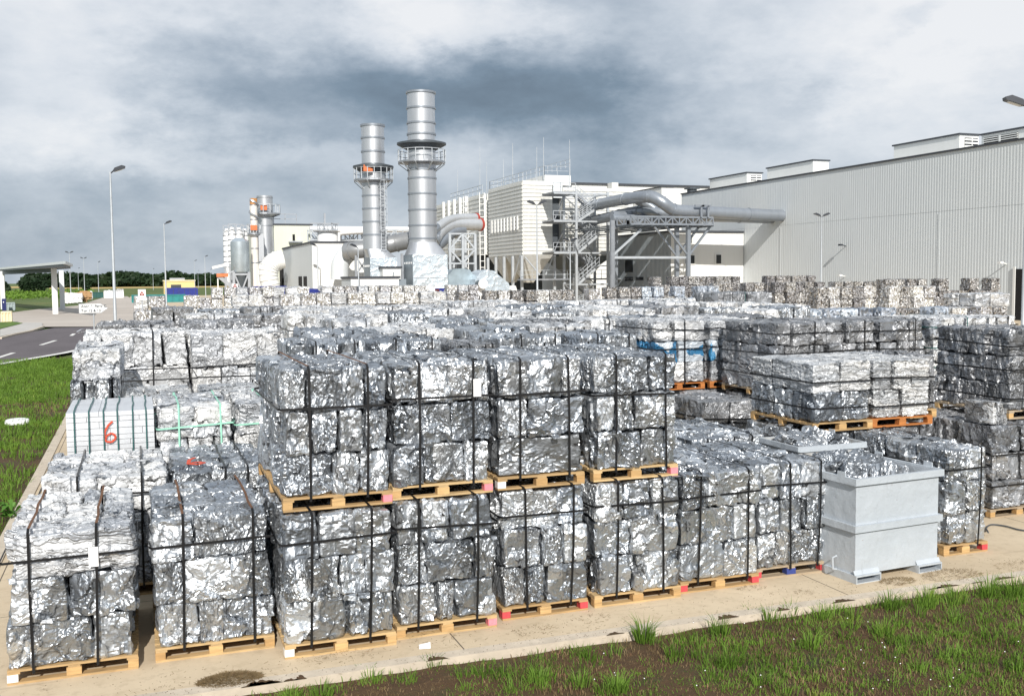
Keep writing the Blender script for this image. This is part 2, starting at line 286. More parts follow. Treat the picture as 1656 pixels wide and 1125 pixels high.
# ------------------------------------------------------------------ mesh helpers
class MB:
    def __init__(s): s.v = []; s.f = []
    def add(s, vs, fs):
        k = len(s.v); s.v += [tuple(p) for p in vs]; s.f += [tuple(i+k for i in f) for f in fs]; return s
    def box(s, x0, x1, y0, y1, z0, z1):
        return s.add([(x, y, z) for z in (z0, z1) for x, y in ((x0, y0), (x1, y0), (x1, y1), (x0, y1))],
                     [(3, 2, 1, 0), (4, 5, 6, 7), (0, 1, 5, 4), (1, 2, 6, 5), (2, 3, 7, 6), (3, 0, 4, 7)])
    def cbox(s, c, sz): return s.box(c[0]-sz[0]/2, c[0]+sz[0]/2, c[1]-sz[1]/2, c[1]+sz[1]/2, c[2]-sz[2]/2, c[2]+sz[2]/2)
    def bar(s, a, b, w=.1, h=None, up=V((0, 0, 1))):
        a = V(a); b = V(b); d = b-a
        if d.length < 1e-6: return s
        d.normalize()
        if abs(d.dot(up)) > .98: up = V((0, 1, 0))
        x = d.cross(up).normalized(); y = x.cross(d); h = h or w
        q = [(-1, -1), (1, -1), (1, 1), (-1, 1)]
        return s.add([p + x*(w/2*i) + y*(h/2*j) for p in (a, b) for i, j in q], [(0, 1, 2, 3)[::-1], (4, 5, 6, 7), (0, 1, 5, 4), (1, 2, 6, 5), (2, 3, 7, 6), (3, 0, 4, 7)])
    def tube(s, pts, r, seg=12, cap=True):
        pts = [V(p) for p in pts]; n = len(pts); rs = r if isinstance(r, (list, tuple)) else [r]*n; k = len(s.v); ref = None
        for i, p in enumerate(pts):
            d = (pts[min(i+1, n-1)] - pts[max(i-1, 0)]).normalized()
            if ref is None: ref = V((0, 0, 1)) if abs(d.z) < .9 else V((1, 0, 0))
            x = ref - d*ref.dot(d)
            if x.length < 1e-4: x = d.orthogonal()
            x.normalize(); y = d.cross(x); ref = x
            s.v += [tuple(p + (x*math.cos(t*2*math.pi/seg) + y*math.sin(t*2*math.pi/seg))*rs[i]) for t in range(seg)]
        for i in range(n-1):
            for t in range(seg):
                a = k+i*seg+t; b = k+i*seg+(t+1) % seg; s.f.append((a, b, b+seg, a+seg))
        if cap: s.f.append(tuple(k+t for t in range(seg))[::-1]); s.f.append(tuple(k+(n-1)*seg+t for t in range(seg)))
        return s
    def lathe(s, c, prof, seg=32, cap=True):
        return s.tube([V((c[0], c[1], z)) for r, z in prof], [r for r, z in prof], seg, cap) if False else s._lathe(c, prof, seg, cap)
    def _lathe(s, c, prof, seg, cap):
        k = len(s.v); n = len(prof)
        for r, z in prof: s.v += [(c[0]+r*math.cos(t*2*math.pi/seg), c[1]+r*math.sin(t*2*math.pi/seg), c[2]+z) for t in range(seg)]
        for i in range(n-1):
            for t in range(seg):
                a = k+i*seg+t; b = k+i*seg+(t+1) % seg; s.f.append((a, b, b+seg, a+seg))
        if cap: s.f.append(tuple(k+t for t in range(seg))[::-1]); s.f.append(tuple(k+(n-1)*seg+t for t in range(seg)))
        return s
    def prism(s, poly, d):       # poly: planar points, extruded by d
        d = V(d); n = len(poly); p = [V(q) for q in poly]
        return s.add(p + [q+d for q in p], [tuple(range(n))[::-1], tuple(range(n, 2*n))] + [(i, (i+1) % n, (i+1) % n+n, i+n) for i in range(n)])
    def mesh(s, name, mat, smooth=False, off=None):
        me = bpy.data.meshes.new(name); vs_ = s.v if off is None else [(a-off[0], b-off[1], c-off[2]) for a, b, c in s.v]
        me.from_pydata(vs_, [], s.f); me.materials.append(mat)
        if smooth:
            me.polygons.foreach_set('use_smooth', [len(p.vertices) <= 4 for p in me.polygons])
            try: me.set_sharp_from_angle(angle=R_(38))
            except Exception: pass
        me.update(); return me
def link(name, me, parent=None):
    o = bpy.data.objects.new(name, me); C.objects.link(o)
    if parent: o.parent = parent
    return o
def base(parent):      # site position of a parent (no parent here is rotated when this is used)
    p = V((0, 0, 0))
    while parent: p += parent.location; parent = parent.parent
    return p
def part(name, mb, mat, parent, smooth=False):            # built in site coordinates
    return link(name, mb.mesh(name, mat, smooth, base(parent) if parent else None), parent)
def lpart(name, mb, mat, parent, smooth=False):           # built in the parent's own coordinates
    return link(name, mb.mesh(name, mat, smooth), parent)
def tag(o, label, cat, group=None):
    o['label'] = label; o['category'] = cat
    if group: o['group'] = group
    return o
def thing(name, label, cat, loc, rz=0, group=None):
    o = bpy.data.objects.new(name, None); C.objects.link(o); o.location = loc; o.rotation_euler = (0, 0, rz); o.empty_display_size = .3
    return tag(o, label, cat, group)
def struct(name, mb, mat, smooth=False):
    o = link(name, mb.mesh(name, mat, smooth)); o['kind'] = 'structure'; return o
def stuff(name, me, label, cat):
    o = link(name, me); o['kind'] = 'stuff'; return tag(o, label, cat)
def glyph(text, size, mat, parent, loc, rot, extr=.004, name='lettering', off=0.0):
    cu = bpy.data.curves.new(name, 'FONT'); cu.body = text; cu.size = size; cu.extrude = extr; cu.offset = off; cu.materials.append(mat)
    t = bpy.data.objects.new('tmp', cu); C.objects.link(t); bpy.context.view_layer.update()
    me = bpy.data.meshes.new_from_object(t.evaluated_get(bpy.context.evaluated_depsgraph_get())); bpy.data.objects.remove(t)
    o = link(name, me, parent); o.location = loc; o.rotation_euler = rot; return o
# ------------------------------------------------------------------ setting
def ground():
    struct('ground', MB().add([(-3000, -200, -.16), (4000, -200, -.16), (4000, 7000, -.16), (-3000, 7000, -.16)], [(0, 1, 2, 3)]), FIELD)
    # bare bed in front of the yard, gently uneven
    mb = MB(); nx, ny = 130, 60; x0, x1, y0, y1 = -6, 22, 1.5, 9.93
    for j in range(ny+1):
        for i in range(nx+1):
            x = x0+(x1-x0)*i/nx; y = y0+(y1-y0)*(j/ny)
            z = -.07 + .035*mn.noise(V((x*.9, y*.9, 0))) + .02*mn.noise(V((x*3, y*3, 2))); z -= .0 if j < ny else .0
            mb.v.append((x, y, z))
    for j in range(ny):
        for i in range(nx): a = j*(nx+1)+i; mb.f.append((a, a+1, a+nx+2, a+nx+1))
    struct('soil_bed', mb, SOIL, True)
    mb = MB(); nx, ny = 60, 110; x0, x1, y0, y1 = -24, -2.2, 4, 60
    for j in range(ny+1):
        for i in range(nx+1):
            x = x0+(x1-x0)*i/nx; y = y0+(y1-y0)*(j/ny)
            mb.v.append((x, y, -.10 + .05*mn.noise(V((x*.5, y*.5, 0))) + .02*mn.noise(V((x*2, y*2, 2)))))
    for j in range(ny):
        for i in range(nx): a = j*(nx+1)+i; mb.f.append((a, a+1, a+nx+2, a+nx+1))
    struct('verge_ground', mb, SOIL, True)
    struct('yard_slab', MB().box(-1.93, 130, 10.13, 300, -.15, 0), CONC)
    struct('kerb_front', MB().box(-2.2, 60, 9.95, 10.127, -.2, .012), KERB)
    struct('kerb_left', MB().box(-2.13, -1.933, 10.13, 75, -.2, .022), KERB)
    struct('unseen_grey_reflector', MB().box(-60, 90, -60, 3.5, -.2, -.03), APRON)  # unseen slab behind the camera, added so the bales reflect grey
ground()
def sheet(name, pts, mat, z):
    pts = [(p[0], p[1], z) for p in pts]; return struct(name, MB().add(pts, [tuple(range(len(pts)))]), mat)
def roads():
    road = [(-40, -30), (-26, 10), (-17, 30), (-6.6, 54), (-3.8, 62), (-2.0, 69), (3, 80), (60, 80), (60, 97), (-7, 97), (-8.0, 91), (-10, 82.7), (-17, 66), (-30, 42), (-46, 10), (-60, -30)]
    sheet('road', road, ASPH, .008)
    sheet('road_edge_line', [(-26.0, 10.0), (-17, 30), (-6.6, 54), (-3.8, 62), (-2.2, 69.0), (-2.5, 69.2), (-4.2, 62.2), (-7.0, 54.2), (-17.5, 30.2), (-26.5, 10.2)], LINE, .012)
    mb = MB()
    for a, b in (((66, 558), (90, 550.5)), ((115, 543), (120, 539.5)), ((-8, 580), (22, 570.5))):
        A = onZ(*a); B = onZ(*b); d = (B-A).normalized(); s_ = V((-d.y, d.x, 0))*.13
        mb.add([(q.x, q.y, .013) for q in (A-s_, A+s_, B+s_, B-s_)], [(0, 1, 2, 3)])
    struct('road_dashes', mb, LINE)
    ap = [onZ(*p) for p in ((-60, 516), (-5, 508), (60, 500), (125, 494), (172, 479.5), (206, 479), (240, 500), (300, 527.5), (18, 528.5), (-30, 529))]
    sheet('concrete_road', ap, APRON, .004)
    pv = [onZ(*p) for p in ((0, 546), (22, 541), (50, 535.5), (69, 529), (68, 523), (40, 523), (0, 534))]
    sheet('pavement', pv, PAVE, .10)
    mb = MB(); pp = [onZ(*p) for p in ((0, 548.2), (22, 542.4), (50, 536.6), (70, 529.5))]
    for a, b in zip(pp, pp[1:]): mb.bar(a+V((0, 0, .05)), b+V((0, 0, .05)), .25, .16)
    struct('pavement_kerb', mb, KERB)
    sheet('grass_island', [onZ(*p) for p in ((-40, 540), (0, 534), (37, 524.5), (20, 522), (-40, 525))], GRASSM, .14)
    sheet('wheat_field', [onZ(*p) for p in ((80, 467.5), (420, 463.5), (420, 461.4), (80, 464.6))], WHEAT, -.1)
    sheet('wheat_strip', [onZ(*p) for p in ((-30, 466.5), (40, 465.5), (42, 462.5), (-30, 464))], WHEAT, -.1)
roads()
# ------------------------------------------------------------------ scrap bales
def cell(p, sc, seed):
    q = V((p.x*sc[0]+seed*7.1, p.y*sc[1]-seed*3.3, p.z*sc[2]+seed*1.7)); d, pts = mn.voronoi(q); c = pts[0]
    rv = V((mn.cell(c*3.7), mn.cell(c*3.7+V((9, 1, 4))), mn.cell(c*3.7+V((2, 8, 6)))))*1.0
    return rv, (q-c), d[1]-d[0]
def bale_mesh(w, d, h, seed, res=.022, amp=.020, style='crumple', mat=None):
    nx, ny, nz = (max(3, int(round(t/res))) for t in (w, d, h)); vid = {}; mb = MB()
    def vert(i, j, k):
        key = (i, j, k)
        if key in vid: return vid[key]
        p = V((w*(i/nx-.5), d*(j/ny-.5), h*(k/nz-.5))); hx, hy, hz = w/2, d/2, h/2
        r = .026 + .012*math.sin(seed); q = V((max(-hx+r, min(hx-r, p.x)), max(-hy+r, min(hy-r, p.y)), max(-hz+r, min(hz-r, p.z)))); n = p-q
        if n.length > 1e-6: n.normalize(); p = q+n*r
        else: n = V((0, 0, 1))
        if style == 'crumple':
            wv = V((mn.noise(p*6+V((seed, 0, 0))), mn.noise(p*6+V((0, seed, 5))), mn.noise(p*6+V((3, 1, seed)))))*.05
            rv, dq, e = cell(p+wv, (4.2, 4.2, 2.2), seed); rv2, dq2, e2 = cell(p+wv, (11, 11, 5), seed+31)
            t = amp*(rv.dot(dq)*2.0) + amp*.7*rv2.dot(dq2) - amp*.9*max(0, .12-e)/.12*.6 + amp*.9*mn.noise(p*4.5+V((0, seed*2.2, 0)))
        elif style == 'siding':
            lay = p.z*17+mn.noise(V((p.x*3, p.y*3, seed)))*1.2; fr = lay-math.floor(lay); c_ = mn.cell(V((math.floor(lay)*1.3, seed, 0.5)))
            t = amp*(c_*1.1 - (.9 if fr < .2 else 0)) + amp*.5*mn.noise(p*9+V((seed, 0, 0))) + amp*.6*mn.noise(V((p.x*12, p.y*12, p.z*2+seed)))
        else:
            rv, dq, e = cell(p, (2.4, 2.4, 2.4), seed); t = amp*(rv.dot(dq)*1.6) + amp*mn.noise(p*3+V((seed, 0, 0))) - amp*.8*max(0, .1-e)/.1
        p = p + n*t; vid[key] = len(mb.v); mb.v.append(tuple(p)); return vid[key]
    for k in range(nz):
        for i in range(nx):
            mb.f.append((vert(i, 0, k), vert(i+1, 0, k), vert(i+1, 0, k+1), vert(i, 0, k+1))); mb.f.append((vert(i, ny, k), vert(i, ny, k+1), vert(i+1, ny, k+1), vert(i+1, ny, k)))
        for j in range(ny):
            mb.f.append((vert(0, j, k), vert(0, j, k+1), vert(0, j+1, k+1), vert(0, j+1, k))); mb.f.append((vert(nx, j, k), vert(nx, j+1, k), vert(nx, j+1, k+1), vert(nx, j, k+1)))
    for i in range(nx):
        for j in range(ny):
            mb.f.append((vert(i, j, nz), vert(i+1, j, nz), vert(i+1, j+1, nz), vert(i, j+1, nz))); mb.f.append((vert(i, j, 0), vert(i, j+1, 0), vert(i+1, j+1, 0), vert(i+1, j, 0)))
    me = mb.mesh('bale', mat or FOIL, False)
    me.polygons.foreach_set('use_smooth', [style != 'block']*len(me.polygons))
    try: me.set_sharp_from_angle(angle=R_(22))
    except Exception: pass
    return me
BH = .452
PROTO = {}
def protos(style, widths, n, res, amp, dep=.62, h=BH):
    for w in widths: PROTO[(style, w)] = [bale_mesh(w, dep, h, 11*i+w*100+len(style), res, amp, {'hi': 'crumple', 'lo': 'crumple', 'side': 'siding', 'big': 'block'}[style]) for i in range(n)]
protos('hi', (.32, .46, .62, .80), 4, .021, .024); protos('lo', (.40, .60, .80), 3, .045, .024)
protos('side', (.40, .60), 3, .022, .016); protos('big', (.95,), 4, .16, .05, .95, .75)
def put_bale(parent, style, cx, cy, cz, w, d, h, mat, rnd, tilt=.02):
    ws = [k[1] for k in PROTO if k[0] == style]; bw = min(ws, key=lambda t: abs(t-w)); me = rnd.choice(PROTO[(style, bw)])
    o = link('bale', me, parent); o.location = (cx, cy, cz); o.material_slots[0].link = 'OBJECT'; o.material_slots[0].material = mat
    bd, bh = (.95, .75) if style == 'big' else (.62, BH)
    o.scale = (w/bw, d/bd, h/bh); o.rotation_euler = (rnd.uniform(-tilt, tilt), rnd.uniform(-tilt, tilt), rnd.choice((0, math.pi))+rnd.uniform(-tilt, tilt)*1.6)
    return o
def splits(w, rnd, style='hi', nmin=2, nmax=4):
    n = rnd.choice((2, 2, 3, 3, 4)) if style != 'big' else 1
    a = [rnd.uniform(.7, 1.5) for _ in range(n)]; t = sum(a); return [w*x/t for x in a]
_pm = {}
def pallet(parent, w, d, blocks='www', wm=None, z=0.0):
    """deck boards over nine blocks over bottom runners; only the blocks are painted"""
    wm = wm or WOOD; key = (round(w, 2), round(d, 2))
    if key not in _pm:
        a = MB(); n = max(5, int(d/.16)); rnd = random.Random(int(w*100+d*10)); bw = d/n
        for i in range(n): a.box(-w/2+rnd.uniform(0, .008), w/2-rnd.uniform(0, .008), i*bw+.006, (i+1)*bw-rnd.uniform(.014, .03), .122, .144)
        for i in range(3): y = (0, d/2-.06, d-.12)[i]; a.box(-w/2+.004, w/2-.004, y, y+.10, .0, .022)
        for x in (-w/2, -.06, w/2-.12): a.box(x+.006, x+.12, .004, d-.004, .100, .1215)
        _pm[key] = a
    p = link('pallet', _pm[key].mesh('pallet', wm), parent); p.location = (0, 0, z)
    bm = MB().box(-.05, .05, 0, .10, .0225, .0995) if ('blk', 0) not in _pm else None
    for yi, y in enumerate((.003, d/2-.05, d-.105)):
        for xi, x in enumerate((-w/2+.052, 0, w/2-.052)):
            m_ = BLK[blocks[xi]] if yi == 0 else BLK['w']
            mb = MB().box(-.05, .05, 0, .10, .0225, .0995) if xi != 1 else MB().box(-.07, .07, 0, .10, .0225, .0995)
            kk = (xi == 1, m_.name)
            if kk not in _pm: _pm[kk] = mb.mesh('pallet_block', m_)
            o = link('pallet_block', _pm[kk], p); o.location = (x, y, 0)
    return p
def strap_loop(parent, pts, n, w=.024, mat=None, closed=True, th=.004):
    """flat band following pts; n(point index) gives the outward side"""
    mb = MB(); k = len(pts)
    for i in range(k if closed else k-1):
        a, b = V(pts[i]), V(pts[(i+1) % k]); mb.bar(a, b, w if n == 'v' else th, th if n == 'v' else w) if n == 'v' else mb.bar(a, b, th, w)
    return lpart('strap', mb, mat or STRAP, parent)
def vstrap(parent, x, w, d, z0, z1, mat=None, lean=0.0, rnd=random, width=.026, topmat=None):
    e = .034; m_ = mat or STRAP; mb = MB()
    zt = z1+e; A = (x+lean*.5, -e, zt-.03); B = (x-lean, -e+.004, z0)
    mid = (x+rnd.uniform(-.008, .008), -e-.004, (z0+zt)/2)
    mb.bar(B, mid, width, .005, up=V((0, 1, 0))); mb.bar(mid, A, width, .005, up=V((0, 1, 0))); mb.bar(A, (x+lean*.5, .03, zt), width, .005)
    mb.bar((x, d+e, z0), (x, d+e, zt), width, .005, up=V((0, 1, 0)))
    s = lpart('strap', mb, m_, parent)
    t = MB(); p0 = V((x+lean*.5, .03, zt)); k = 5
    for i in range(k):
        p1 = V((x+lean*.5+rnd.uniform(-.012, .012), .03+(d+e-.03)*(i+1)/k, zt+rnd.uniform(-.006, .006))); t.bar(p0, p1, width, .004); p0 = p1
    lpart('strap', t, topmat or m_, parent); return s
def hstrap(parent, w, d, z, mat=None, sag=0.0, width=.024, rnd=random):
    e = .036; mb = MB(); hw = w/2+e-.01; zz = [z+rnd.uniform(-.03, .03) for _ in range(4)]
    P = [V((-hw+.03, -e, zz[0]-sag)), V((hw-.03, -e, zz[1]-sag)), V((hw, .03, zz[1])), V((hw, d-.03, zz[2])), V((hw-.03, d+e, zz[2])), V((-hw+.03, d+e, zz[3])), V((-hw, d-.03, zz[3])), V((-hw, .03, zz[0]-sag))]
    for i in range(8): mb.bar(P[i], P[(i+1) % 8], .005, width)
    return lpart('strap', mb, mat or STRAP, parent)
MATS = {'s': FOIL, 'g': FOILDARK, 'w': FOILWHITE, 'l': FOILSIDE, 'b': FOILBLUE}
NEAR_GROUP = 'pallet loads of strapped scrap bales'
def stack(x0, y0, w, d, z0, label, seed, layers=3, kind='s', pal='www', palmat=None, style='hi', vs_=(-.3, .33), hs=True, top=None, rows=None, lay_h=BH, tagx=None, rot=0.0,
          strapm=None, topm=None, layout=None, kinds=None, slack=.015, group=NEAR_GROUP, hz=None, name='bale_stack', rough=1.0):
    rnd = random.Random(seed); t = thing(name, label, 'bale stack', (x0+w/2, y0, z0), rot, group)
    zb = 0.0
    if pal: pallet(t, w, d, pal, palmat); zb = .146
    rows = rows or max(1, int(round(d/.62))); z = zb
    for L in range(layers):
        kd = (kinds[L] if kinds else kind); rd = d/rows; ins = .05 if style == 'hi' else .02; osx = rnd.uniform(-.02, .02)*rough
        for r in range(rows):
            sp = layout[L] if (layout and r == 0 and layout[L]) else splits(w-.01, rnd, style)
            tw = sum(sp); x = -w/2+ins/2+osx; hh = lay_h*(1+rnd.uniform(-.06, .0))
            for bw in sp:
                bw = bw*(w-ins)/tw; g = rnd.choice((.006, .016, .03, .055)); dz = rnd.uniform(-.012, .008)
                yo = rnd.uniform(-.022, .038)*rough if r == 0 else rnd.uniform(-.01, .01)
                st = {'l': 'side'}.get(kd, style)
                put_bale(t, st, x+bw/2+rnd.uniform(-.006, .006), r*rd+rd/2+yo, z+lay_h/2+(dz if L == layers-1 else 0), bw*1.0-g, rd*1.0, hh*1.0, MATS.get(kd, kd) if isinstance(kd, str) else kd, rnd, .014*rough); x += bw
        z += lay_h
    if vs_:
        for x in vs_: vstrap(t, x*w/1.2, w, d, .10 if pal else .02, z, strapm, rnd.uniform(-.02, .03), rnd, topmat=topm)
    if hs:
        for q in (hz or [z-lay_h*.62]): hstrap(t, w, d, q, strapm, rnd=rnd)
    if tagx is not None:
        lpart('tag', MB().box(tagx-.045, tagx+.045, -.040, -.036, z-lay_h*.86, z-lay_h*.42), PAPER, t)
    if style == 'hi' or rough > 2:
        for q in range(3 if rough < 2 else 7):
            mb = MB(); n = 7; L = rnd.uniform(.12, .38); W = rnd.uniform(.02, .10); a = rnd.uniform(0, 6.28); cx = rnd.uniform(-w/2+.05, w/2-.05); bend = rnd.uniform(-.9, 1.2); tw = rnd.uniform(-1, 1)
            if rnd.random() < .6: o = V((cx, rnd.uniform(0, min(d, 1.2)), z+.012))
            else: o = V((cx, -.03, zb+lay_h*rnd.choice(range(1, layers+1))-.02)); a = -math.pi/2+rnd.uniform(-1, 1); L *= .4
            rows_ = []
            for i in range(n+1):
                u = i/n; h_ = .05*math.sin(u*math.pi*rnd.uniform(.8, 1.2))*bend+.01*rnd.random(); ca, sa = math.cos(a+tw*u*.6), math.sin(a+tw*u*.6); p = o+V((ca*L*(u-.3), sa*L*(u-.3), abs(h_))); s_ = V((-sa, ca, .5*tw*(u-.5))).normalized()*W*(.6+.4*rnd.random())
                rows_ += [p-s_, p+s_, p+s_+V((0, 0, .002)), p-s_+V((0, 0, .002))]
            f_ = []
            for i in range(n):
                for k in range(4): f_.append((4*i+k, 4*i+(k+1) % 4, 4*i+4+(k+1) % 4, 4*i+4+k))
            f_ += [(3, 2, 1, 0), (4*n, 4*n+1, 4*n+2, 4*n+3)]
            mb.add(rows_, f_); lpart('loose_sheet', mb, MATS.get(kinds[-1] if kinds else kind, FOIL), t, True)
    t['top'] = z
    return t
Z1 = .146+3*BH+.012     # top of a three-layer load
def yard_near():
    S = stack
    # front row on the slab
    S(-1.33, 10.86, 1.22, 2.0, 0, 'crumpled silver load at the lower left corner, white tag under its top strap', 1, pal='Www', tagx=.22, topm=STRAPRUST, vs_=(-.36, .24), layout=[[.8, .4], [.55, .65], [1.1]], kinds='ssw', rough=1.6)
    S(.05, 10.95, 1.22, 1.95, 0, 'crumpled silver load second from the left in the front row', 2, pal='www', topm=STRAPRUST, vs_=(-.30, .40), layout=[[.42, .25, .55], [.3, .5, .42], [.42, .8]])
    S(1.32, 10.55, 1.20, 2.3, 0, 'lower load under the tall left double stack, with a white front pallet block', 3, pal='Www', vs_=(-.30, .33), layout=[[.7, .3, .25], [.6, .3, .3], [.4, .4, .4]])
    S(2.55, 10.68, 1.17, 2.3, 0, 'lower load with pink right pallet block, bottom layer leaning apart, second double stack', 4, pal='wwp', vs_=(-.34, .36), layout=[[.45, .2, .45], [.35, .65, .25], [.3, .3, .5]])
    S(3.84, 10.84, 1.09, 2.2, 0, 'lower load on a pallet with red outer blocks, third double stack from the left', 5, pal='rwr', vs_=(-.28, .37), layout=[[.25, .3, .5], [.5, .3, .3], [.75, .35]])
    S(5.02, 10.86, 1.18, 2.2, 0, 'lower load on a plain wooden pallet under the rightmost double stack', 6, pal='www', vs_=(-.30, .32), layout=[[.5, .65], [.5, .65], [.4, .35, .4]])
    S(6.25, 10.96, 1.15, 2.2, 0, 'single load on pallet with red blocks at both front corners, right of the double stacks', 7, pal='rwr', vs_=(-.33, .40), layout=[[.65, .5], [.8, .35], [.35, .8]])
    S(7.43, 11.10, 1.13, 2.0, 0, 'single load left of the grey steel bin, blue middle pallet block and red right one', 8, pal='rbr', palmat=WOODOLD, vs_=(-.05, .44), layout=[[.3, .8], [.35, .4, .35], [.4, .35, .4]])
    # second tier
    z = Z1
    S(1.36, 10.72, 1.18, 2.35, z, 'upper load of crumpled silver bales on yellow pallet, leftmost of the second tier', 13, pal='wwp', vs_=(-.30, .33), layout=[[.55, .32, .33], [.3, .3, .27, .3], [.3, .4, .25, .25]], hz=[1.10], topm=STRAPRUST)
    S(2.57, 10.86, 1.18, 2.25, z, 'upper load with a white tag hanging from its strap, second of the second tier', 14, pal='wwp', vs_=(-.28, .36), tagx=.40, layout=[[.4, .5, .3], [.7, .5], [.3, .9]], hz=[1.10])
    S(3.82, 10.90, 1.10, 2.2, z, 'third load of the second tier, striped silver top bale, white left pallet block', 15, pal='Www', vs_=(-.30, .36), layout=[[1.1], [.4, .8], [.9, .3]], hz=[1.10])
    S(5.04, 10.92, 1.15, 2.2, z, 'upper load at the right end of the second tier, pink right pallet block', 16, pal='wwp', vs_=(-.30, .40), layout=[[.65, .5], [.3, .25, .6], [.75, .4]], hz=[1.05])
    # rows behind on the left
    S(-1.22, 13.45, 1.50, 2.2, 0, 'flat topped load of pale folded sheet behind the leftmost front load', 21, kind='w', vs_=(-.25, .35), strapm=STRAP, layout=[None, None, [.7, .9]], lay_h=.46, hz=[1.3], rough=1.5)
    S(.33, 13.45, 1.25, 2.2, 0, 'load of folded silver sheet with red spray mark, behind the second front load', 22, kind='w', kinds='sws', vs_=(.02, .30), layout=[None, None, [.5, .75]], lay_h=.46, rough=1.4)
    S(.22, 16.1, 1.10, 1.9, 0, 'pale bales tied with mint green bands beside the bundle marked 6', 24, layers=4, kind='w', strapm=STRAPPALE, vs_=(-.28, .40), layout=[None, None, None, [.55, .6]], lay_h=.475)
    S(1.36, 16.1, 1.1, 1.9, 0, 'pale bales right of the mint banded load, partly hidden by the tall double stack', 25, layers=4, kind='w', strapm=STRAPPALE, vs_=(-.1,), lay_h=.475)
    for i, (x, y, w, k, lb) in enumerate(((-.28, 18.25, 1.18, 'l', 'tall white stack of layered siding bales with dark corner gap, second in its row'), (.95, 18.25, 1.16, 'l', 'tall white stack of layered siding bales, third in its row behind the mint banded load'), (2.18, 18.4, 1.2, 'l', 'tall siding bale stack just left of the dark tall double stack'))):
        S(x, y, w, 2.1, 0, lb, 30+i, layers=3, kind=k, layout=[None, [.6, .6], [.4, .35, .42]], lay_h=.93 if False else .615, vs_=(.55,) if i < 2 else None, hz=[2.3, 1.55], rows=3)
    S(-1.17, 19.0, .86, 2.6, 0, 'sagging stack of crushed white sheets overhanging the grass verge', 34, layers=5, kind='w', kinds='wswsw', layout=[None, None, [.86], None, [.86]], lay_h=.56, pal=None, vs_=None, hs=False, rough=3.2, rows=3)
    S(-1.15, 22.6, 2.1, 2.2, 0, 'long tangled silver sheet bales left in the row behind the white siding stacks', 35, layers=4, kind='w', lay_h=.72, pal=None, vs_=(.2,), hs=False, rough=2.6)
    S(1.0, 22.3, 2.0, 2.2, 0, 'long tangled sheet bales right in the row behind the white siding stacks', 36, layers=4, kind='w', kinds='wwww', lay_h=.71, pal=None, vs_=None, hs=False, rough=2.4)
    S(-1.0, 27.5, 1.9, 2.2, 0, 'dark folded sheet bales left, behind the tangled silver rows', 37, layers=4, kind='w', kinds='wwwg', lay_h=.72, pal=None, vs_=None, hs=False, rough=2)
    S(1.0, 27.6, 1.9, 2.2, 0, 'dark folded sheet bales right, behind the tangled silver rows', 38, layers=4, kind='w', kinds='wwsg', lay_h=.72, pal=None, vs_=None, hs=False, rough=2)
    # rows behind the double stacks
    names = ['flat silver stack peeping over the leftmost second tier load', 'low silver stack peeping over the tagged second tier load', 'dark capped stack peeping over the gap between the second and third upper loads', 'bright silver stack peeping over the third upper load', 'pale sheet stack peeping over the rightmost upper load']
    for i, (x, w, lb) in enumerate(zip((2.35, 3.75, 5.2, 6.1, 7.55), (1.3, 1.35, .85, 1.35, 1.3), names)):
        S(x, 17.1+.25*(i % 2), w, 2.0, 0, lb, 40+i, layers=4, kind='s' if i != 2 else 'g', lay_h=.725-(.03 if i == 2 else 0), vs_=(-.2, .4), hs=True, pal=None, rows=2)
    names = ['wide pale stack behind the leftmost second tier load, second row back', 'wide pale stack second from the left, second row back behind the double stacks', 'wide pale stack third from the left, second row back behind the double stacks', 'wide pale stack fourth from the left, second row back behind the double stacks']
    for i in range(4):
        S(3.2+1.62*i, 20.6+.3*(i % 2), 1.55, 2.2, 0, names[i], 50+i, layers=4, kind='w' if i % 2 else 's', lay_h=.72, vs_=(.1,), hs=True, pal=None, rows=2, style='lo')
    # right of the double stacks
    S(7.75, 13.3, 1.35, 2.0, 0, 'single load with crossed black straps beside the right end of the double stacks, second row', 61, kind='s', vs_=(.35,), palmat=WOODOLD)
    S(6.35, 13.35, 1.3, 2.0, 0, 'single load hidden behind the rightmost double stack, second row', 62, kind='s')
    S(10.37, 17.2, 1.22, 2.0, 0, 'low dark grey load with pale corner, standing alone in the aisle', 63, kind='g', vs_=None, hz=[.6, 1.15], style='lo')
    S(9.72, 13.16, 1.15, 1.75, 0, 'base load of crumpled bales under the yellow pallet right of centre', 64, kind='s', palmat=WOODOLD)
    S(10.93, 13.2, 1.3, 1.75, 0, 'base load under the orange pallet right of centre', 65, kind='g')
    S(9.80, 13.10, 1.15, 1.72, Z1, 'two layer load on yellow pallet right of centre, silver front face', 66, layers=2, kind='s', kinds='sl', vs_=None, hz=[.35, .80], layout=[[.6, .55], [.55, .6]], lay_h=.47)
    S(10.97, 13.14, 1.22, 1.72, Z1, 'two layer load of siding bales on an orange pallet', 67, layers=2, kind='l', pal='ooo', palmat=WOODOR, vs_=None, hz=[.35, .80], layout=[[.6, .6], [.4, .4, .4]], lay_h=.47)
    S(12.22, 13.75, .62, 1.1, Z1, 'narrow dark blue grey bale stack right of the orange pallet load', 68, layers=2, kind='g', vs_=None, hs=False, lay_h=.47)
    S(12.26, 13.8, .60, 1.1, 0, 'dark base load under the narrow blue grey stack', 69, kind='g', vs_=None, hs=False)
    S(10.52, 11.08, .80, 1.95, 0, 'single load behind the right side of the grey bin, red pallet block', 70, kind='s', pal='wwr', vs_=(.30,), layout=[[.4, .4], [.4, .4], [.45, .35]])
    r4 = S(12.86, 12.55, 1.25, 2.1, 0, 'grey load at the right edge sprayed with a black 28', 71, kind='g', vs_=None, hz=[.55, 1.05], layout=[[.6, .6]]*3, palmat=WOODOLD)
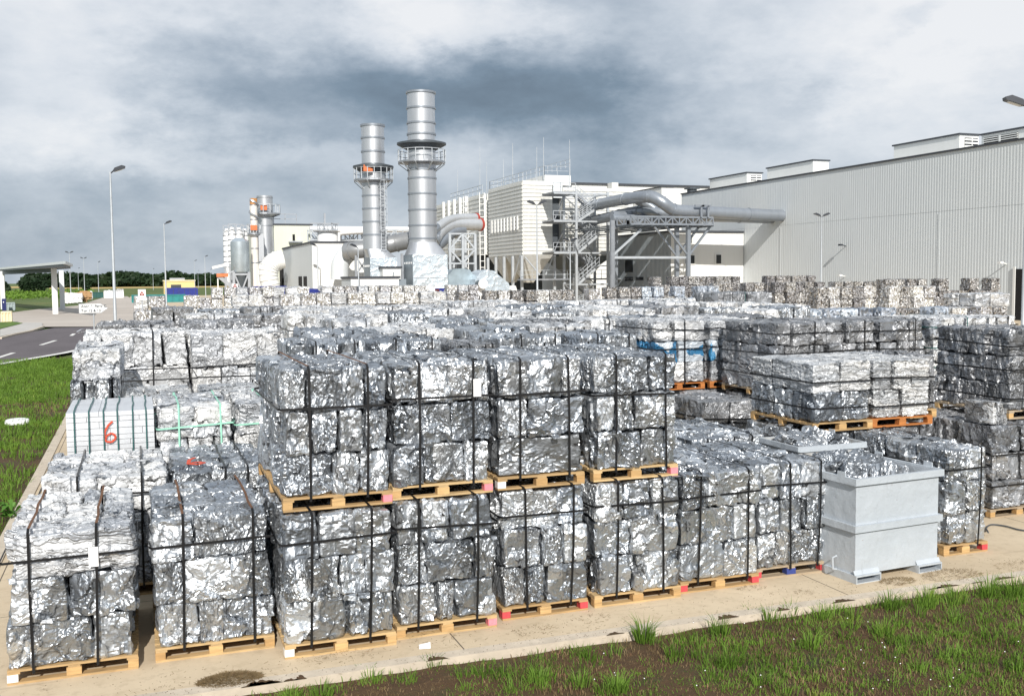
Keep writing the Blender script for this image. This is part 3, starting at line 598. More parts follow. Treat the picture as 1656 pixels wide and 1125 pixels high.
    S(12.92, 12.6, .36, .62, Z1+.0, 'single crumpled bale lying on the grey load marked 28', 72, layers=1, kind='w', pal=None, vs_=None, hs=False, lay_h=.36, name='loose_bale', group=None)
    S(13.62, 12.95, 1.3, 1.7, Z1+.01, 'tall grey upper load at the right edge of the yard', 73, kind='g', vs_=(-.3,), hz=[.35, .8, 1.25], layout=[[.6, .7]]*3, palmat=WOODOLD)
    S(14.15, 12.6, 1.3, 2.1, 0, 'grey base load at the very right edge beside the one marked 28', 74, kind='g', vs_=None, palmat=WOODOLD)
    # aisle stacks
    S(10.35, 19.3, 1.25, 2.0, 0, 'tall stack with bright blue bales at mid height and orange pallet, left one', 75, layers=3, kind='g', kinds='ggg', hz=[.9, 1.3], vs_=None, style='lo')
    S(10.35, 19.3, 1.25, 2.0, Z1, 'upper load of white sheet over blue bales, left of the red marked one', 76, layers=3, kind='w', kinds='wbw', hz=[.9, 1.3], vs_=(.1,), style='lo', pal='ooo', palmat=WOODOR)
    S(11.75, 19.35, 1.1, 2.0, 0, 'base load in the aisle below the second blue bale', 77, kind='g', hz=[1.], vs_=None, style='lo')
    S(11.75, 19.35, 1.1, 2.0, Z1, 'upper load with a blue bale and a red scrap on its corner', 78, layers=3, kind='g', kinds='wbw', hz=[.9, 1.3], vs_=None, style='lo', pal='ooo', palmat=WOODOR)
    nm = ['tall grey sheet stack with dark left side, first of the right middle row', 'tall grey sheet stack with pale corner bale, second of the right middle row', 'tall pale plate stack, third of the right middle row', 'tall pale plate stack with green band, fourth of the right middle row', 'tall white strapped stack at the right end of the middle row']
    nl = ['base load under the first stack of the right middle row', 'base load under the second stack of the right middle row', 'base load under the third stack of the right middle row', 'base load under the fourth stack of the right middle row', 'base load under the last stack of the right middle row']
    for i, (x, y) in enumerate(((11.85, 17.0), (13.15, 17.1), (14.45, 17.1), (15.95, 17.2), (17.2, 17.3))):
        S(x, y, 1.2, 2.0, 0, nl[i], 80+i, kind='g', vs_=None, hz=[.5, 1.], style='lo', palmat=WOODOLD)
        S(x, y+.03, 1.2, 2.0, Z1, nm[i], 90+i, kind='gggww'[i], vs_=(.3,), hz=[.45, .9, 1.3], style='lo', palmat=WOODOLD, strapm=None if i != 3 else STRAPGREEN)
    for i in range(5):
        S(8.6+1.45*i, 22.6+.2*(i % 2), 1.35, 2.1, 0, ('grey sheet stack above the blue bales, %s of its row' % ('first', 'second', 'third', 'fourth', 'fifth')[i]), 100+i, layers=4, kind='gwswg'[i], lay_h=.73, vs_=(.2,), hz=[2.6], style='lo', pal=None, rows=2)
    return r4
R4 = yard_near()
def ribbon(parent, pts, w, mat, name='spray_mark', n=V((0, -1, 0)), th=.006):
    mb = MB()
    for a, b in zip(pts, pts[1:]):
        mb.bar(V(a), V(b), w, th, up=n)
    return lpart(name, mb, mat, parent)
def arc(c, rx, rz, a0, a1, k=10, plane='xz', y=0):
    o = []
    for i in range(k+1):
        t = R_(a0+(a1-a0)*i/k); u, w = c[0]+rx*math.cos(t), c[1]+rz*math.sin(t); o.append((u, y, w) if plane == 'xz' else (y, u, w))
    return o
def marks():
    # black 28 and red and blue patches on the load at the right edge (its side towards the aisle)
    x = -.625-.045; t = R4
    def sd(p): return [(x, -a, b) for a, b in p]
    two = [(-.74, .52), (-.70, .60), (-.62, .60), (-.58, .53), (-.64, .45), (-.74, .38), (-.56, .38)]
    e1 = [(-.40+.075*math.cos(R_(a)), .54+.055*math.sin(R_(a))) for a in range(0, 361, 40)]; e2 = [(-.40+.09*math.cos(R_(a)), .43+.06*math.sin(R_(a))) for a in range(0, 361, 40)]
    for q in (two, e1, e2): ribbon(t, sd(q), .03, SPRAYK, n=V((-1, 0, 0)))
    m_ = MB()
    for i in range(7): a = random.Random(i); m_.bar((x-.002*i*.3, 1.35+a.uniform(-.05, .05), 1.20+a.uniform(-.1, .1)), (x-.002*i*.3, 1.42+a.uniform(-.05, .05), 1.25+a.uniform(-.1, .1)), .09, .004, up=V((-1, 0, 0)))
    lpart('spray_mark', m_, SPRAY, t)
    # bundle of extruded profiles with the big red 6
    t = thing('profile_bundle', 'neat bundle of long white aluminium profiles with a red painted 6 and green straps', 'profile bundle', (-.44, 16.1, 0))
    pallet(t, 1.22, 1.85, 'www', WOODOLD); rnd = random.Random(5); mb = MB(); z = .146; fr = MB()
    while z < 2.0:
        h = rnd.choice((.055, .075, .075, .10)); x0 = -.61
        while x0 < .60:
            L = rnd.choice((.28, .45, .6, .9)); x1 = min(.61, x0+L)
            if .61-x1 < .12: x1 = .61
            yo = rnd.uniform(0, .018); mb.box(x0+.003, x1-.003, yo, 1.85-rnd.uniform(0, .05), z+.003, z+h-.003); x0 = x1
        z += h
    ztop = z
    lpart('profile', mb, simple('mill_white_aluminium', (.66, .68, .71), .4, .35, .10, 2.5), t)
    for x in (-.50, -.30, -.10, .09, .30, .49): vstrap(t, x, 1.22, 1.85, 1.2 if False else .1, ztop-.014, STRAPGREEN, rnd.uniform(-.01, .02), rnd, .018)
    six = [(.02+a*.78, -.03, 1.74+(b-1.74)*.80) for a, b in ((.01, 1.93), (-.07, 1.86), (-.13, 1.75), (-.15, 1.64), (-.11, 1.56), (-.02, 1.545), (.05, 1.60), (.05, 1.67), (-.02, 1.71), (-.10, 1.67), (-.12, 1.62))]
    ribbon(t, six, .028, SPRAY)
marks()
def red_six_on_top():
    t = [o for o in bpy.data.objects if o.get('label', '').startswith('load of folded silver sheet with red')][0]
    z = t['top']+.03
    ribbon(t, [(-.30, .9, z), (-.38, .7, z+.004), (-.40, .45, z), (-.28, .35, z), (-.20, .45, z), (-.28, .55, z), (-.36, .5, z)], .05, SPRAY, n=V((0, 0, 1)))
    for o in bpy.data.objects:
        if 'top' in o: del o['top']
red_six_on_top()
# ------------------------------------------------------------------ the far rows of block bales
def far_rows():
    G = 'far columns of block bales'
    def col(x, y, layers, h, m_, lb, rnd, w=.98):
        t = thing('bale_stack', lb, 'bale stack', (x, y, 0), 0, G); z = 0
        for L in range(layers):
            put_bale(t, 'big', rnd.uniform(-.06, .06), .5+rnd.uniform(-.10, .10), z+h/2, w*rnd.uniform(.84, .97), .98, h*.97, m_, rnd, .02); z += h
    r = random.Random(77)
    rows = [  # x0,x1,y,layers,h,material,gap,label
        (-.3, 10.5, 68, 4, .76, (CANS_W, FOILWHITE, CANS_W), .0, 'pale block bale column in the far left row beside the road'),
        (4.6, 28, 86, 4, .86, (CANS_W, CANS_W, FOILWHITE), .04, 'pale block bale column in the rearmost row before the white plant buildings'),
        (-.2, 9.5, 58, 3, .80, (CANS_W, FOILWHITE), .06, 'pale block bale column second from the back on the left'),
        (10, 20, 67, 4, .78, (CANS_W, FOILWHITE), .0, 'pale block bale column in the far row before the two chimneys'),
        (21, 34, 68, 4, .78, (CANS_W, CANS_B), .05, 'mottled block bale column in the far row before the silver filter house'),
        (34.5, 44, 72, 4, .80, (CANS_L, CANS_B), .06, 'grey block bale column in the far row before the stair tower'),
        (10, 30, 59, 3, .82, (CANS_W, CANS_W, FOILWHITE), .08, 'pale block bale column one row in front of the far middle row'),
        (8, 20, 50, 3, .78, (CANS_W,), .10, 'pale block bale column in the middle distance left of centre'),
        (30, 42, 61, 3, .84, (CANS_B, CANS_L), .10, 'mottled block bale column below the pipe bridge'),
        (21, 31, 48, 3, .80, (CANS_W, CANS_L), .14, 'grey white block bale column in the middle distance right of centre'),
        (47, 66, 88, 5, .80, (CANS_B,), .12, 'brown block bale column standing against the long hall wall'),
        (44, 62, 72, 4, .86, (CANS_B,), .16, 'brown block bale column in the right row before the hall'),
        (40, 52, 56, 4, .80, (CANS_B, CANS_W), .22, 'brown block bale column in the nearer right row'),
        (51, 62, 60, 4, .92, (CANS_B,), .12, 'tall brown block bale column near the hall door'),
        (27, 36, 38, 3, .82, (CANS_L,), .04, 'bluish block bale column in the right middle distance'),
        (33, 44, 42, 3, .74, (CANS_B, CANS_W), .3, 'low brown block bale column right of the bluish row'),
    ]
    for (x0, x1, y, L, h, ms, gap, lb) in rows:
        x = x0
        while x < x1:
            if r.random() > gap: col(x+.5, y+r.uniform(-.15, .15), L-(1 if r.random() < .13 else 0), h, r.choice(ms), lb, r)
            x += 1.0
    # intermediate rows seen only as crumpled tops
    k = 0
    rowlab = ['middle distance row nearest the camera', 'middle distance second row', 'middle distance third row', 'middle distance row farthest from the camera']
    for ri, (y, x0, x1, st) in enumerate(((25.6, 4.6, 16, 1.55), (31, 4.2, 22, 1.6), (36.5, 1.5, 26, 1.7), (43.5, .5, 26, 1.8))):
        x = x0
        while x < x1:
            kd = r.choice('wwwgs'); lh = r.uniform(.68, .735)
            stack(x, y+r.uniform(-.3, .3), st*.93, 2.0, 0, 'crumpled sheet stack with rough top in the '+rowlab[ri], 300+k, layers=4, kind=kd, lay_h=lh, vs_=(.1,) if r.random() < .5 else None, hs=r.random() < .5, pal=None, rows=2, style='lo', group='rough topped sheet stacks of the middle distance', rough=1.6)
            x += st; k += 1
far_rows()
stack(25.6, 41.5, 3.0, 2.4, 0, 'big grey heap of crushed sheet bales standing above the middle rows', 400, layers=4, kind='g', lay_h=.80, vs_=(.0,), strapm=STRAPGREEN, hs=False, pal=None, rows=2, style='lo', rough=3)
stack(44, 44.5, 2.6, 2.4, 0, 'tangled pale scrap stack near the right edge before the brown bales', 401, layers=4, kind='w', lay_h=.72, vs_=None, hs=False, pal=None, rows=2, style='lo', rough=3)
# ------------------------------------------------------------------ steel bins
def bins():
    t = thing('steel_bin', 'tall light grey steel bin with flanged rim holding scrap bales, at the front edge', 'steel bin', (8.53, 10.50, 0), R_(4.5))
    w, d, h = 1.50, 1.45, 1.36; th = .012
    def shell(z0, z1, ins):
        m_ = MB(); m_.box(ins, w-ins, ins, ins+th, z0, z1); m_.box(ins, w-ins, d-ins-th, d-ins, z0, z1); m_.box(ins, ins+th, ins+th+.001, d-ins-th-.001, z0, z1); m_.box(w-ins-th, w-ins, ins+th+.001, d-ins-th-.001, z0, z1); return m_
    b = shell(.10, h-.02, .03); b.box(.045, w-.045, .045, d-.045, .10, .115); lpart('body', b, BIN, t)
    def rim(z0, z1, o, i, nm):
        m_ = MB(); m_.box(-o, w+o, -o, i, z0, z1); m_.box(-o, w+o, d-i, d+o, z0, z1); m_.box(-o, i, i+.001, d-i-.001, z0, z1); m_.box(w-i, w+o, i+.001, d-i-.001, z0, z1); return lpart(nm, m_, BIN, t)
    rim(h-.09, h, .02, .026, 'rim'); rim(.66, .75, .015, .028, 'stiffening_band')
    for x in (.0, w-.42):
        m_ = MB(); m_.box(x, x+.42, -.03, d+.01, .085, .105); m_.box(x, x+.42, -.03, d+.01, .0, .012); m_.box(x, x+.014, -.03, d+.01, .0125, .0845); m_.box(x+.406, x+.42, -.03, d+.01, .0125, .0845); lpart('fork_pocket', m_, BIN, t)
        lpart('gusset', MB().prism([(x, -.0, .106), (x+.42, .0, .106), (x+.42, .028, .16), (x, .028, .16)], (0, .004, 0)), BIN, t)
    for x, y in ((-.018, .25), (w+.004, .25), (-.018, d-.3), (w+.004, d-.3)):
        m_ = MB(); m_.prism([(x, y-.08, h-.05), (x, y+.08, h-.05), (x, y+.07, h+.06), (x, y-.07, h+.06)], (.014, 0, 0)); lpart('lug', m_, BIN, t)
    rnd = random.Random(8)
    lp = MB()   # lifting eye low on the left
    lp.tube([(-.03, .30, .12), (-.09, .30, .13), (-.10, .30, .28), (-.03, .30, .30)], .012, 6); lpart('lifting_eye', lp, BIN, t)
    rb = Matrix.Rotation(R_(4.5), 3, 'Z')
    for i, (x, y, z, a, bb) in enumerate(((.48, .52, 1.20, .3, .2), (1.0, .52, 1.16, -.2, .3), (1.02, .98, 1.22, .15, -.3), (.50, .98, 1.26, -.3, .2), (.78, .72, .80, .1, .1))):
        p = V((8.53, 10.50, 0)) + rb @ V((x, y, z))
        o = link('loose_bale', rnd.choice(PROTO[('hi', .62)]), None); o.location = p; o.rotation_euler = (a, bb, rnd.uniform(0, 3)); o.scale = (.78, .72, .9)
        tag(o, ('crumpled silver bale tilted at the front left inside the grey bin', 'crumpled silver bale at the front right inside the grey bin', 'crumpled silver bale at the back right inside the grey bin', 'crumpled silver bale at the back left inside the grey bin', 'crumpled silver bale lowest inside the grey bin')[i], 'bale', 'loose bales in the bins')
    t = thing('steel_bin', 'second steel bin with rust streaked inner wall, behind the front bin', 'steel bin', (8.85, 12.15, 0)); w, d, h = 1.15, .92, 1.50
    m_ = MB(); m_.box(0, w, 0, th, .05, h); m_.box(0, w, d-th, d, .05, h); m_.box(0, th, th+.001, d-th-.001, .05, h); m_.box(w-th, w, th+.001, d-th-.001, .05, h); m_.box(0, w, 0, d, .03, .049); lpart('body', m_, BINR, t)
    m_ = MB(); m_.box(-.03, w+.03, -.03, -.001, h-.08, h+.002); m_.box(-.03, w+.03, d+.001, d+.03, h-.08, h+.002); m_.box(-.03, -.001, -.001, d+.001, h-.08, h+.002); m_.box(w+.001, w+.03, -.001, d+.001, h-.08, h+.002); lpart('rim', m_, BIN, t)
    lpart('lug', MB().box(w+.031, w+.044, d-.2, d-.06, h-.05, h+.08), BIN, t)
    for i, (x, y, z) in enumerate(((.35, .45, 1.32), (.8, .5, 1.36))):
        o = link('loose_bale', rnd.choice(PROTO[('hi', .46)]), None); o.location = (8.85+x, 12.15+y, z); o.rotation_euler = (.4, .2*i, i+.3)
        tag(o, ('dark crumpled bale at the left inside the rusty bin', 'crumpled bale at the right inside the rusty bin')[i], 'bale', 'loose bales in the bins')
bins()
# ------------------------------------------------------------------ the long hall and its roof units
HX = 71.0
def hall():
    t = thing('factory_hall', 'long grey ribbed metal factory hall filling the right side behind the yard', 'factory hall', (HX, 80, 0)); top = 15.32
    mb = MB(); y = 28.0; pit = .34; prof = ((0, 0), (.12, 0), (.14, -.013), (.29, -.013), (.31, 0))
    pts = []
    while y < 124.4:
        pts += [(HX+q, y+p) for p, q in prof[:-1]]; y += pit
    for p in pts: mb.v += [(p[0], p[1], 0), (p[0], p[1], 9.88)]
    for i in range(len(pts)-1): mb.f.append((2*i, 2*i+1, 2*i+3, 2*i+2))
    part('wall', mb, WHITEG, t)
    mb = MB()
    for p in pts: mb.v += [(p[0]-.003, p[1], 9.90), (p[0]-.003, p[1], top)]
    for i in range(len(pts)-1): mb.f.append((2*i, 2*i+1, 2*i+3, 2*i+2))
    part('wall', mb, WHITEG, t)
    part('wall', MB().box(HX+.06, HX+40, 28, 124.4, 0, top-.06), WHITEG, t)
    part('roof_edge', MB().box(HX-.14, HX+.5, 27.8, 124.6, top, top+.17), ROOFD, t)
    d0 = onX(1644, 435, HX); 
    part('door', MB().box(HX-.09, HX-.06, 60.5, d0.y, 0, d0.z), BLACK, t)
    fr = MB(); fr.box(HX-.16, HX-.07, d0.y+.002, d0.y+.25, 0, d0.z+.2); part('door_frame', fr, WHITEW, t)
    for px, py in ((1518, 466), (1262, 468)):
        q = onX(px, 400, HX); part('panel_joint', MB().box(HX-.04, HX-.024, q.y-.12, q.y+.12, 0, 9.7), WHITEG, t)
    def wl(px, py, s=.5):
        q = onX(px, py, HX); o = MB(); o.bar((HX-.03, q.y, q.z), (HX-.6, q.y, q.z+.15), .08); o.cbox((HX-.7, q.y, q.z+.13), (.36, .34, .18)); part('wall_lamp', o, LAMPHEAD if s > .4 else WHITEW, t)
    wl(1368, 398); wl(1628, 427, .3);  wl(1367, 447, .3)
    # roof units
    names = ['white box unit on the hall roof nearest the middle of the picture', 'small louvred box unit on the hall roof', 'plain box unit on the hall roof between the louvred ones', 'long louvred box unit on the hall roof', 'roof unit with large dark louvres at the right edge']
    def unit(i, pxl, pxr, pyt, depthpx, louv):
        x0 = HX+5.0; a = onX(pxr, pyt, x0); b = onX(pxl, pyt, x0); u = thing('roof_unit', names[i], 'roof unit', (x0, a.y, top-.06), 0, 'box units on the hall roof')
        zt = a.z; w = onY(pxr+depthpx, pyt, a.y).x-x0
        part('casing', MB().box(x0, x0+w, a.y, b.y, top-.3, zt), WHITEW, u); part('cap', MB().box(x0-.15, x0+w+.15, a.y-.15, b.y+.15, zt+.002, zt+.16), ROOFD, u)
        if louv:
            lm = MB(); n = 6; z0 = top+.1; z1 = zt-.25
            if louv == 'f':
                part('louvre_back', MB().box(x0+w*.25, x0+w*.95, a.y-.02, a.y-.001, z0, z1), ROOFD, u)
                for k in range(n): zz = z0+(z1-z0)*(k+.5)/n; lm.box(x0+w*.25, x0+w*.95, a.y-.14, a.y-.021, zz-.12, zz+.05)
                lm.box(x0+w*.58, x0+w*.62, a.y-.15, a.y-.141, z0, z1); part('louvre', lm, WHITEW, u)
            else:
                y0_, y1_ = a.y+(b.y-a.y)*.45, b.y-.3; part('louvre_back', MB().box(x0-.02, x0-.001, y0_, y1_, z0, z1), BLACK, u)
                for k in range(n+2): zz = z0+(z1-z0)*(k+.5)/(n+2); lm.box(x0-.14, x0-.021, y0_, y1_, zz-.04, zz+.03)
                lm.box(x0-.15, x0-.141, (y0_+y1_)/2-.12, (y0_+y1_)/2+.12, z0, z1); part('louvre', lm, WHITEW, u)
    unit(0, 1025, 1070, 303, 19, None); unit(1, 1148, 1208, 280, 24, 'f'); unit(2, 1241, 1315, 260, 25, None); unit(3, 1446, 1552, 218, 31, 'f'); unit(4, 1588, 1700, 200, 40, 's')
    q = onX(1119, 304, HX+3); v_ = thing('roof_vent', 'small dark vent on the hall roof edge', 'roof vent', (q.x, q.y, top-.3)); part('vent_body', MB().box(q.x-.5, q.x+.5, q.y-.5, q.y+.5, top-.3, q.z-.2), DARKSTEEL, v_); part('vent_cap', MB().box(q.x-.8, q.x+.8, q.y-.8, q.y+.8, q.z-.198, q.z), DARKSTEEL, v_)
hall()
def annex():
    X0 = onY(1085, 400, 109).x; t = thing('annex_building', 'white flat roofed annex against the hall with two small windows', 'annex building', (X0, 109, 0)); z = 9.35
    part('wall', MB().box(X0, HX-.08, 109.0, 127, 0, z), WHITEW, t)
    # ribbed side cladding, the wall's shade put into a darker grey
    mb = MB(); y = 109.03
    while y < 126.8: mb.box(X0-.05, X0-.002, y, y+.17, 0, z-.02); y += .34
    part('shade_grey_cladding', mb, GREYCL, t)
    part('roof_edge', MB().box(X0-.15, HX-.1, 108.85, 127.1, z+.002, z+.25), ROOFD, t)
    def win(pxa, pxb, pya, pyb, nm='window'):
        a = onY(pxa, pya, 109); b = onY(pxb, pyb, 109); f = part(nm, MB().box(a.x, b.x, 108.9, 108.98, b.z, a.z), WHITEW, t)
        part('pane', MB().box(a.x+.15, b.x-.15, 108.86, 108.898, b.z+.15, a.z-.15), GLASS, f)
    win(1156, 1167, 410, 428); win(1106, 1124, 411, 428)
    for pxa, pxb, pya, pyb in ((1012, 1024, 421, 440), (1011, 1024, 448, 454), (1029, 1041, 448, 453), (1048, 1056, 449, 454)):
        a = onX(pxa, pya, X0); b = onX(pxb, pyb, X0); part('window', MB().box(X0-.10, X0-.055, b.y, a.y, b.z, a.z), GLASS, t)
annex()
# ------------------------------------------------------------------ pipes and pipe bridge
def smooth_path(pts, k=5):
    """round the corners of a polyline (Catmull-Rom)"""
    P = [V(p) for p in pts]; P = [P[0]*2-P[1]] + P + [P[-1]*2-P[-2]]; o = []
    for i in range(1, len(P)-2):
        for s_ in range(k):
            t = s_/k; a, b, c, d = P[i-1], P[i], P[i+1], P[i+2]
            o.append(.5*((2*b)+(c-a)*t+(2*a-5*b+4*c-d)*t*t+(3*b-a-3*c+d)*t**3))
    o.append(P[-2]); return o
def pipe(name, label, pts, r, mat, flanges=0, cat='pipe', parent=None, fm=None, group=None, k=5):
    P = smooth_path(pts, k); root = parent or thing(name, label, cat, tuple(P[0]), 0, group)
    b = part('pipe_run', MB().tube(P, r, 20), mat, root, True)
    L = len(P)
    for i in range(flanges):
        j = int((i+.5)*(L-2)/flanges); a, c = P[j], P[j+1]; d = (c-a).normalized(); part('flange', MB().tube([a, a+d*.12], r*1.09, 20), fm or mat, root, True)
    return root
def truss(mb, a, b, h, n, w=.16, t=.10):
    a = V(a); b = V(b); up = V((0, 0, h)); mb.bar(a, b, w); mb.bar(a+up, b+up, w)
    for i in range(n):
        p = a.lerp(b, i/n); q = a.lerp(b, (i+1)/n); mb.bar(p, p+up, t); mb.bar(*((p, q+up) if i % 2 else (p+up, q)), t)
    mb.bar(b, b+up, t)
def pipes():
    Y = 101.0
    up = [onY(945, 336, Y+24), onY(985, 327, Y+14), onY(1012, 322, Y+7), onY(1040, 318.5, Y+2.2), onY(1056, 319, Y+.8), onY(1072, 328, Y), onY(1086, 338, Y), onY(1100, 341, Y), onY(1150, 343.5, Y), onY(1210, 346.5, Y)]
    e = onX(1267, 350, HX+.3); up = up + [V((e.x, Y, up[-1].z-.1))]
    pipe('pipe', 'upper grey blue pipe that arches over and runs level into the hall wall', up, .68, PIPEG, 7, k=6)
    lo = [onY(945, 360, Y+25), onY(985, 351, Y+15), onY(1012, 345, Y+9), onY(1040, 341, Y+5), onY(1075, 345, Y+2.9), onY(1105, 349, Y+2.2), onY(1180, 351, Y+2.0)]; lo.append(V((HX+.3, Y+2, lo[-1].z-.1)))
    pipe('pipe', 'lower grey blue pipe running behind the arched one', lo, .62, PIPEG, 6)
    md = [onY(1030, 325, Y+5), onY(1048, 331, Y+4.2), onY(1062, 340, Y+3.6), onY(1075, 345, Y+3.3)]
    pipe('pipe', 'short grey cross pipe dropping between the two long pipes', md, .45, PIPEG, 1)
    t = thing('pipe_bridge', 'steel lattice bridge on a V braced post carrying the big pipes', 'pipe bridge', tuple(onY(1113, 480, Y)*1.0))
    t.location.z = 0
    a0 = onY(1020, 362, Y-.8); a1 = onY(1153, 363, Y-.8); zt = onY(1020, 350, Y-.8).z-a0.z
    for dy in (0, 3.4):
        mb = MB(); truss(mb, (a0.x, Y-.8+dy, a0.z), (a1.x, Y-.8+dy, a0.z), zt, 12, .2, .12); part('truss', mb, PIPEG, t)
    mb = MB(); truss(mb, (onY(992, 366, Y+4).x, Y+.2, a0.z-.2), (a0.x, Y+.2, a0.z-.2), zt*.9, 4, .18, .12); truss(mb, (onY(992, 366, Y+4).x, Y+3, a0.z-.2), (a0.x, Y+3, a0.z-.2), zt*.9, 4, .18, .12); part('truss', mb, PIPEG, t)
    mb = MB()
    for i in range(9): x = a0.x+(a1.x-a0.x)*i/8; mb.bar((x, Y-.8, a0.z-.12), (x, Y+2.6, a0.z-.12), .18)
    part('cross_beam', mb, DARKSTEEL, t)
    X1 = onY(1085, 400, 109).x
    for i, (dy, dz, rr, xo) in enumerate(((4.6, .9, .50, 2), (6.6, 1.3, .62, 3), (9.0, .8, .45, 4), (11.2, 1.5, .60, 4), (13.6, 1.0, .50, 5), (15.6, 1.6, .60, 6), (18.0, 1.1, .55, 6))):
        xx = onY(990, 360, Y+dy).x; part('pipe_run', MB().tube([(xx, Y+dy, a0.z+dz), (X1+xo, Y+dy, a0.z+dz)], rr, 14), PIPEG, t, True)
    mb = MB()
    for i in range(6): x = X1-9+i*1.9; mb.bar((x, Y+2.6, a0.z+.1), (x, Y+19.5, a0.z+.1), .16)
    part('cross_beam', mb, DARKSTEEL, t)
    for dy in (10, 19): q = onY(996, 380, Y+dy); part('post', MB().bar((q.x, Y+dy, 0), (q.x, Y+dy, a0.z), .36), PIPEG, t)
    c = onY(1113, 400, Y); n1 = onY(1113, 414, Y); L = onY(1076, 371, Y); Rr = onY(1149, 366, Y)
    for dy in (0, 2.6):
        part('post', MB().bar((c.x, Y+dy, 0), (c.x, Y+dy, a0.z), .42), PIPEG, t)
        mb = MB(); mb.bar((n1.x, Y+dy, n1.z), (L.x, Y+dy, a0.z-.1), .22); mb.bar((n1.x, Y+dy, n1.z), (Rr.x, Y+dy, a0.z-.1), .22); part('brace', mb, PIPEG, t)
    p = onY(990, 400, Y+.2); part('post', MB().bar((p.x, Y+.2, 0), (p.x, Y+.2, a0.z+.4), .42), STEEL, t)
    q1 = onY(992, 416.5, Y+.2); part('tie_beam', MB().bar((p.x, Y+.2, q1.z), (c.x, Y+.2, q1.z), .26), STEELL, t)
    q2 = onY(1037, 371, Y+.2); part('brace', MB().bar((p.x, Y+.2, q1.z+.2), (q2.x, Y+.2, q2.z), .22), STEELL, t)
    part('footing', MB().box(c.x-.9, c.x+.9, Y-.9, Y+3.4, 0, 1.4), CREAMBOX, t)
    mb = MB()
    for px in (1134, 1145):
        q = onY(px, 333, Y-1); mb.bar((q.x, Y-1, a0.z+zt), (q.x, Y-1, q.z), .22); mb.bar((q.x-.8, Y-1, q.z), (q.x+.35, Y-1, q.z), .22)
    part('pipe_support', mb, PIPEG, t)
pipes()
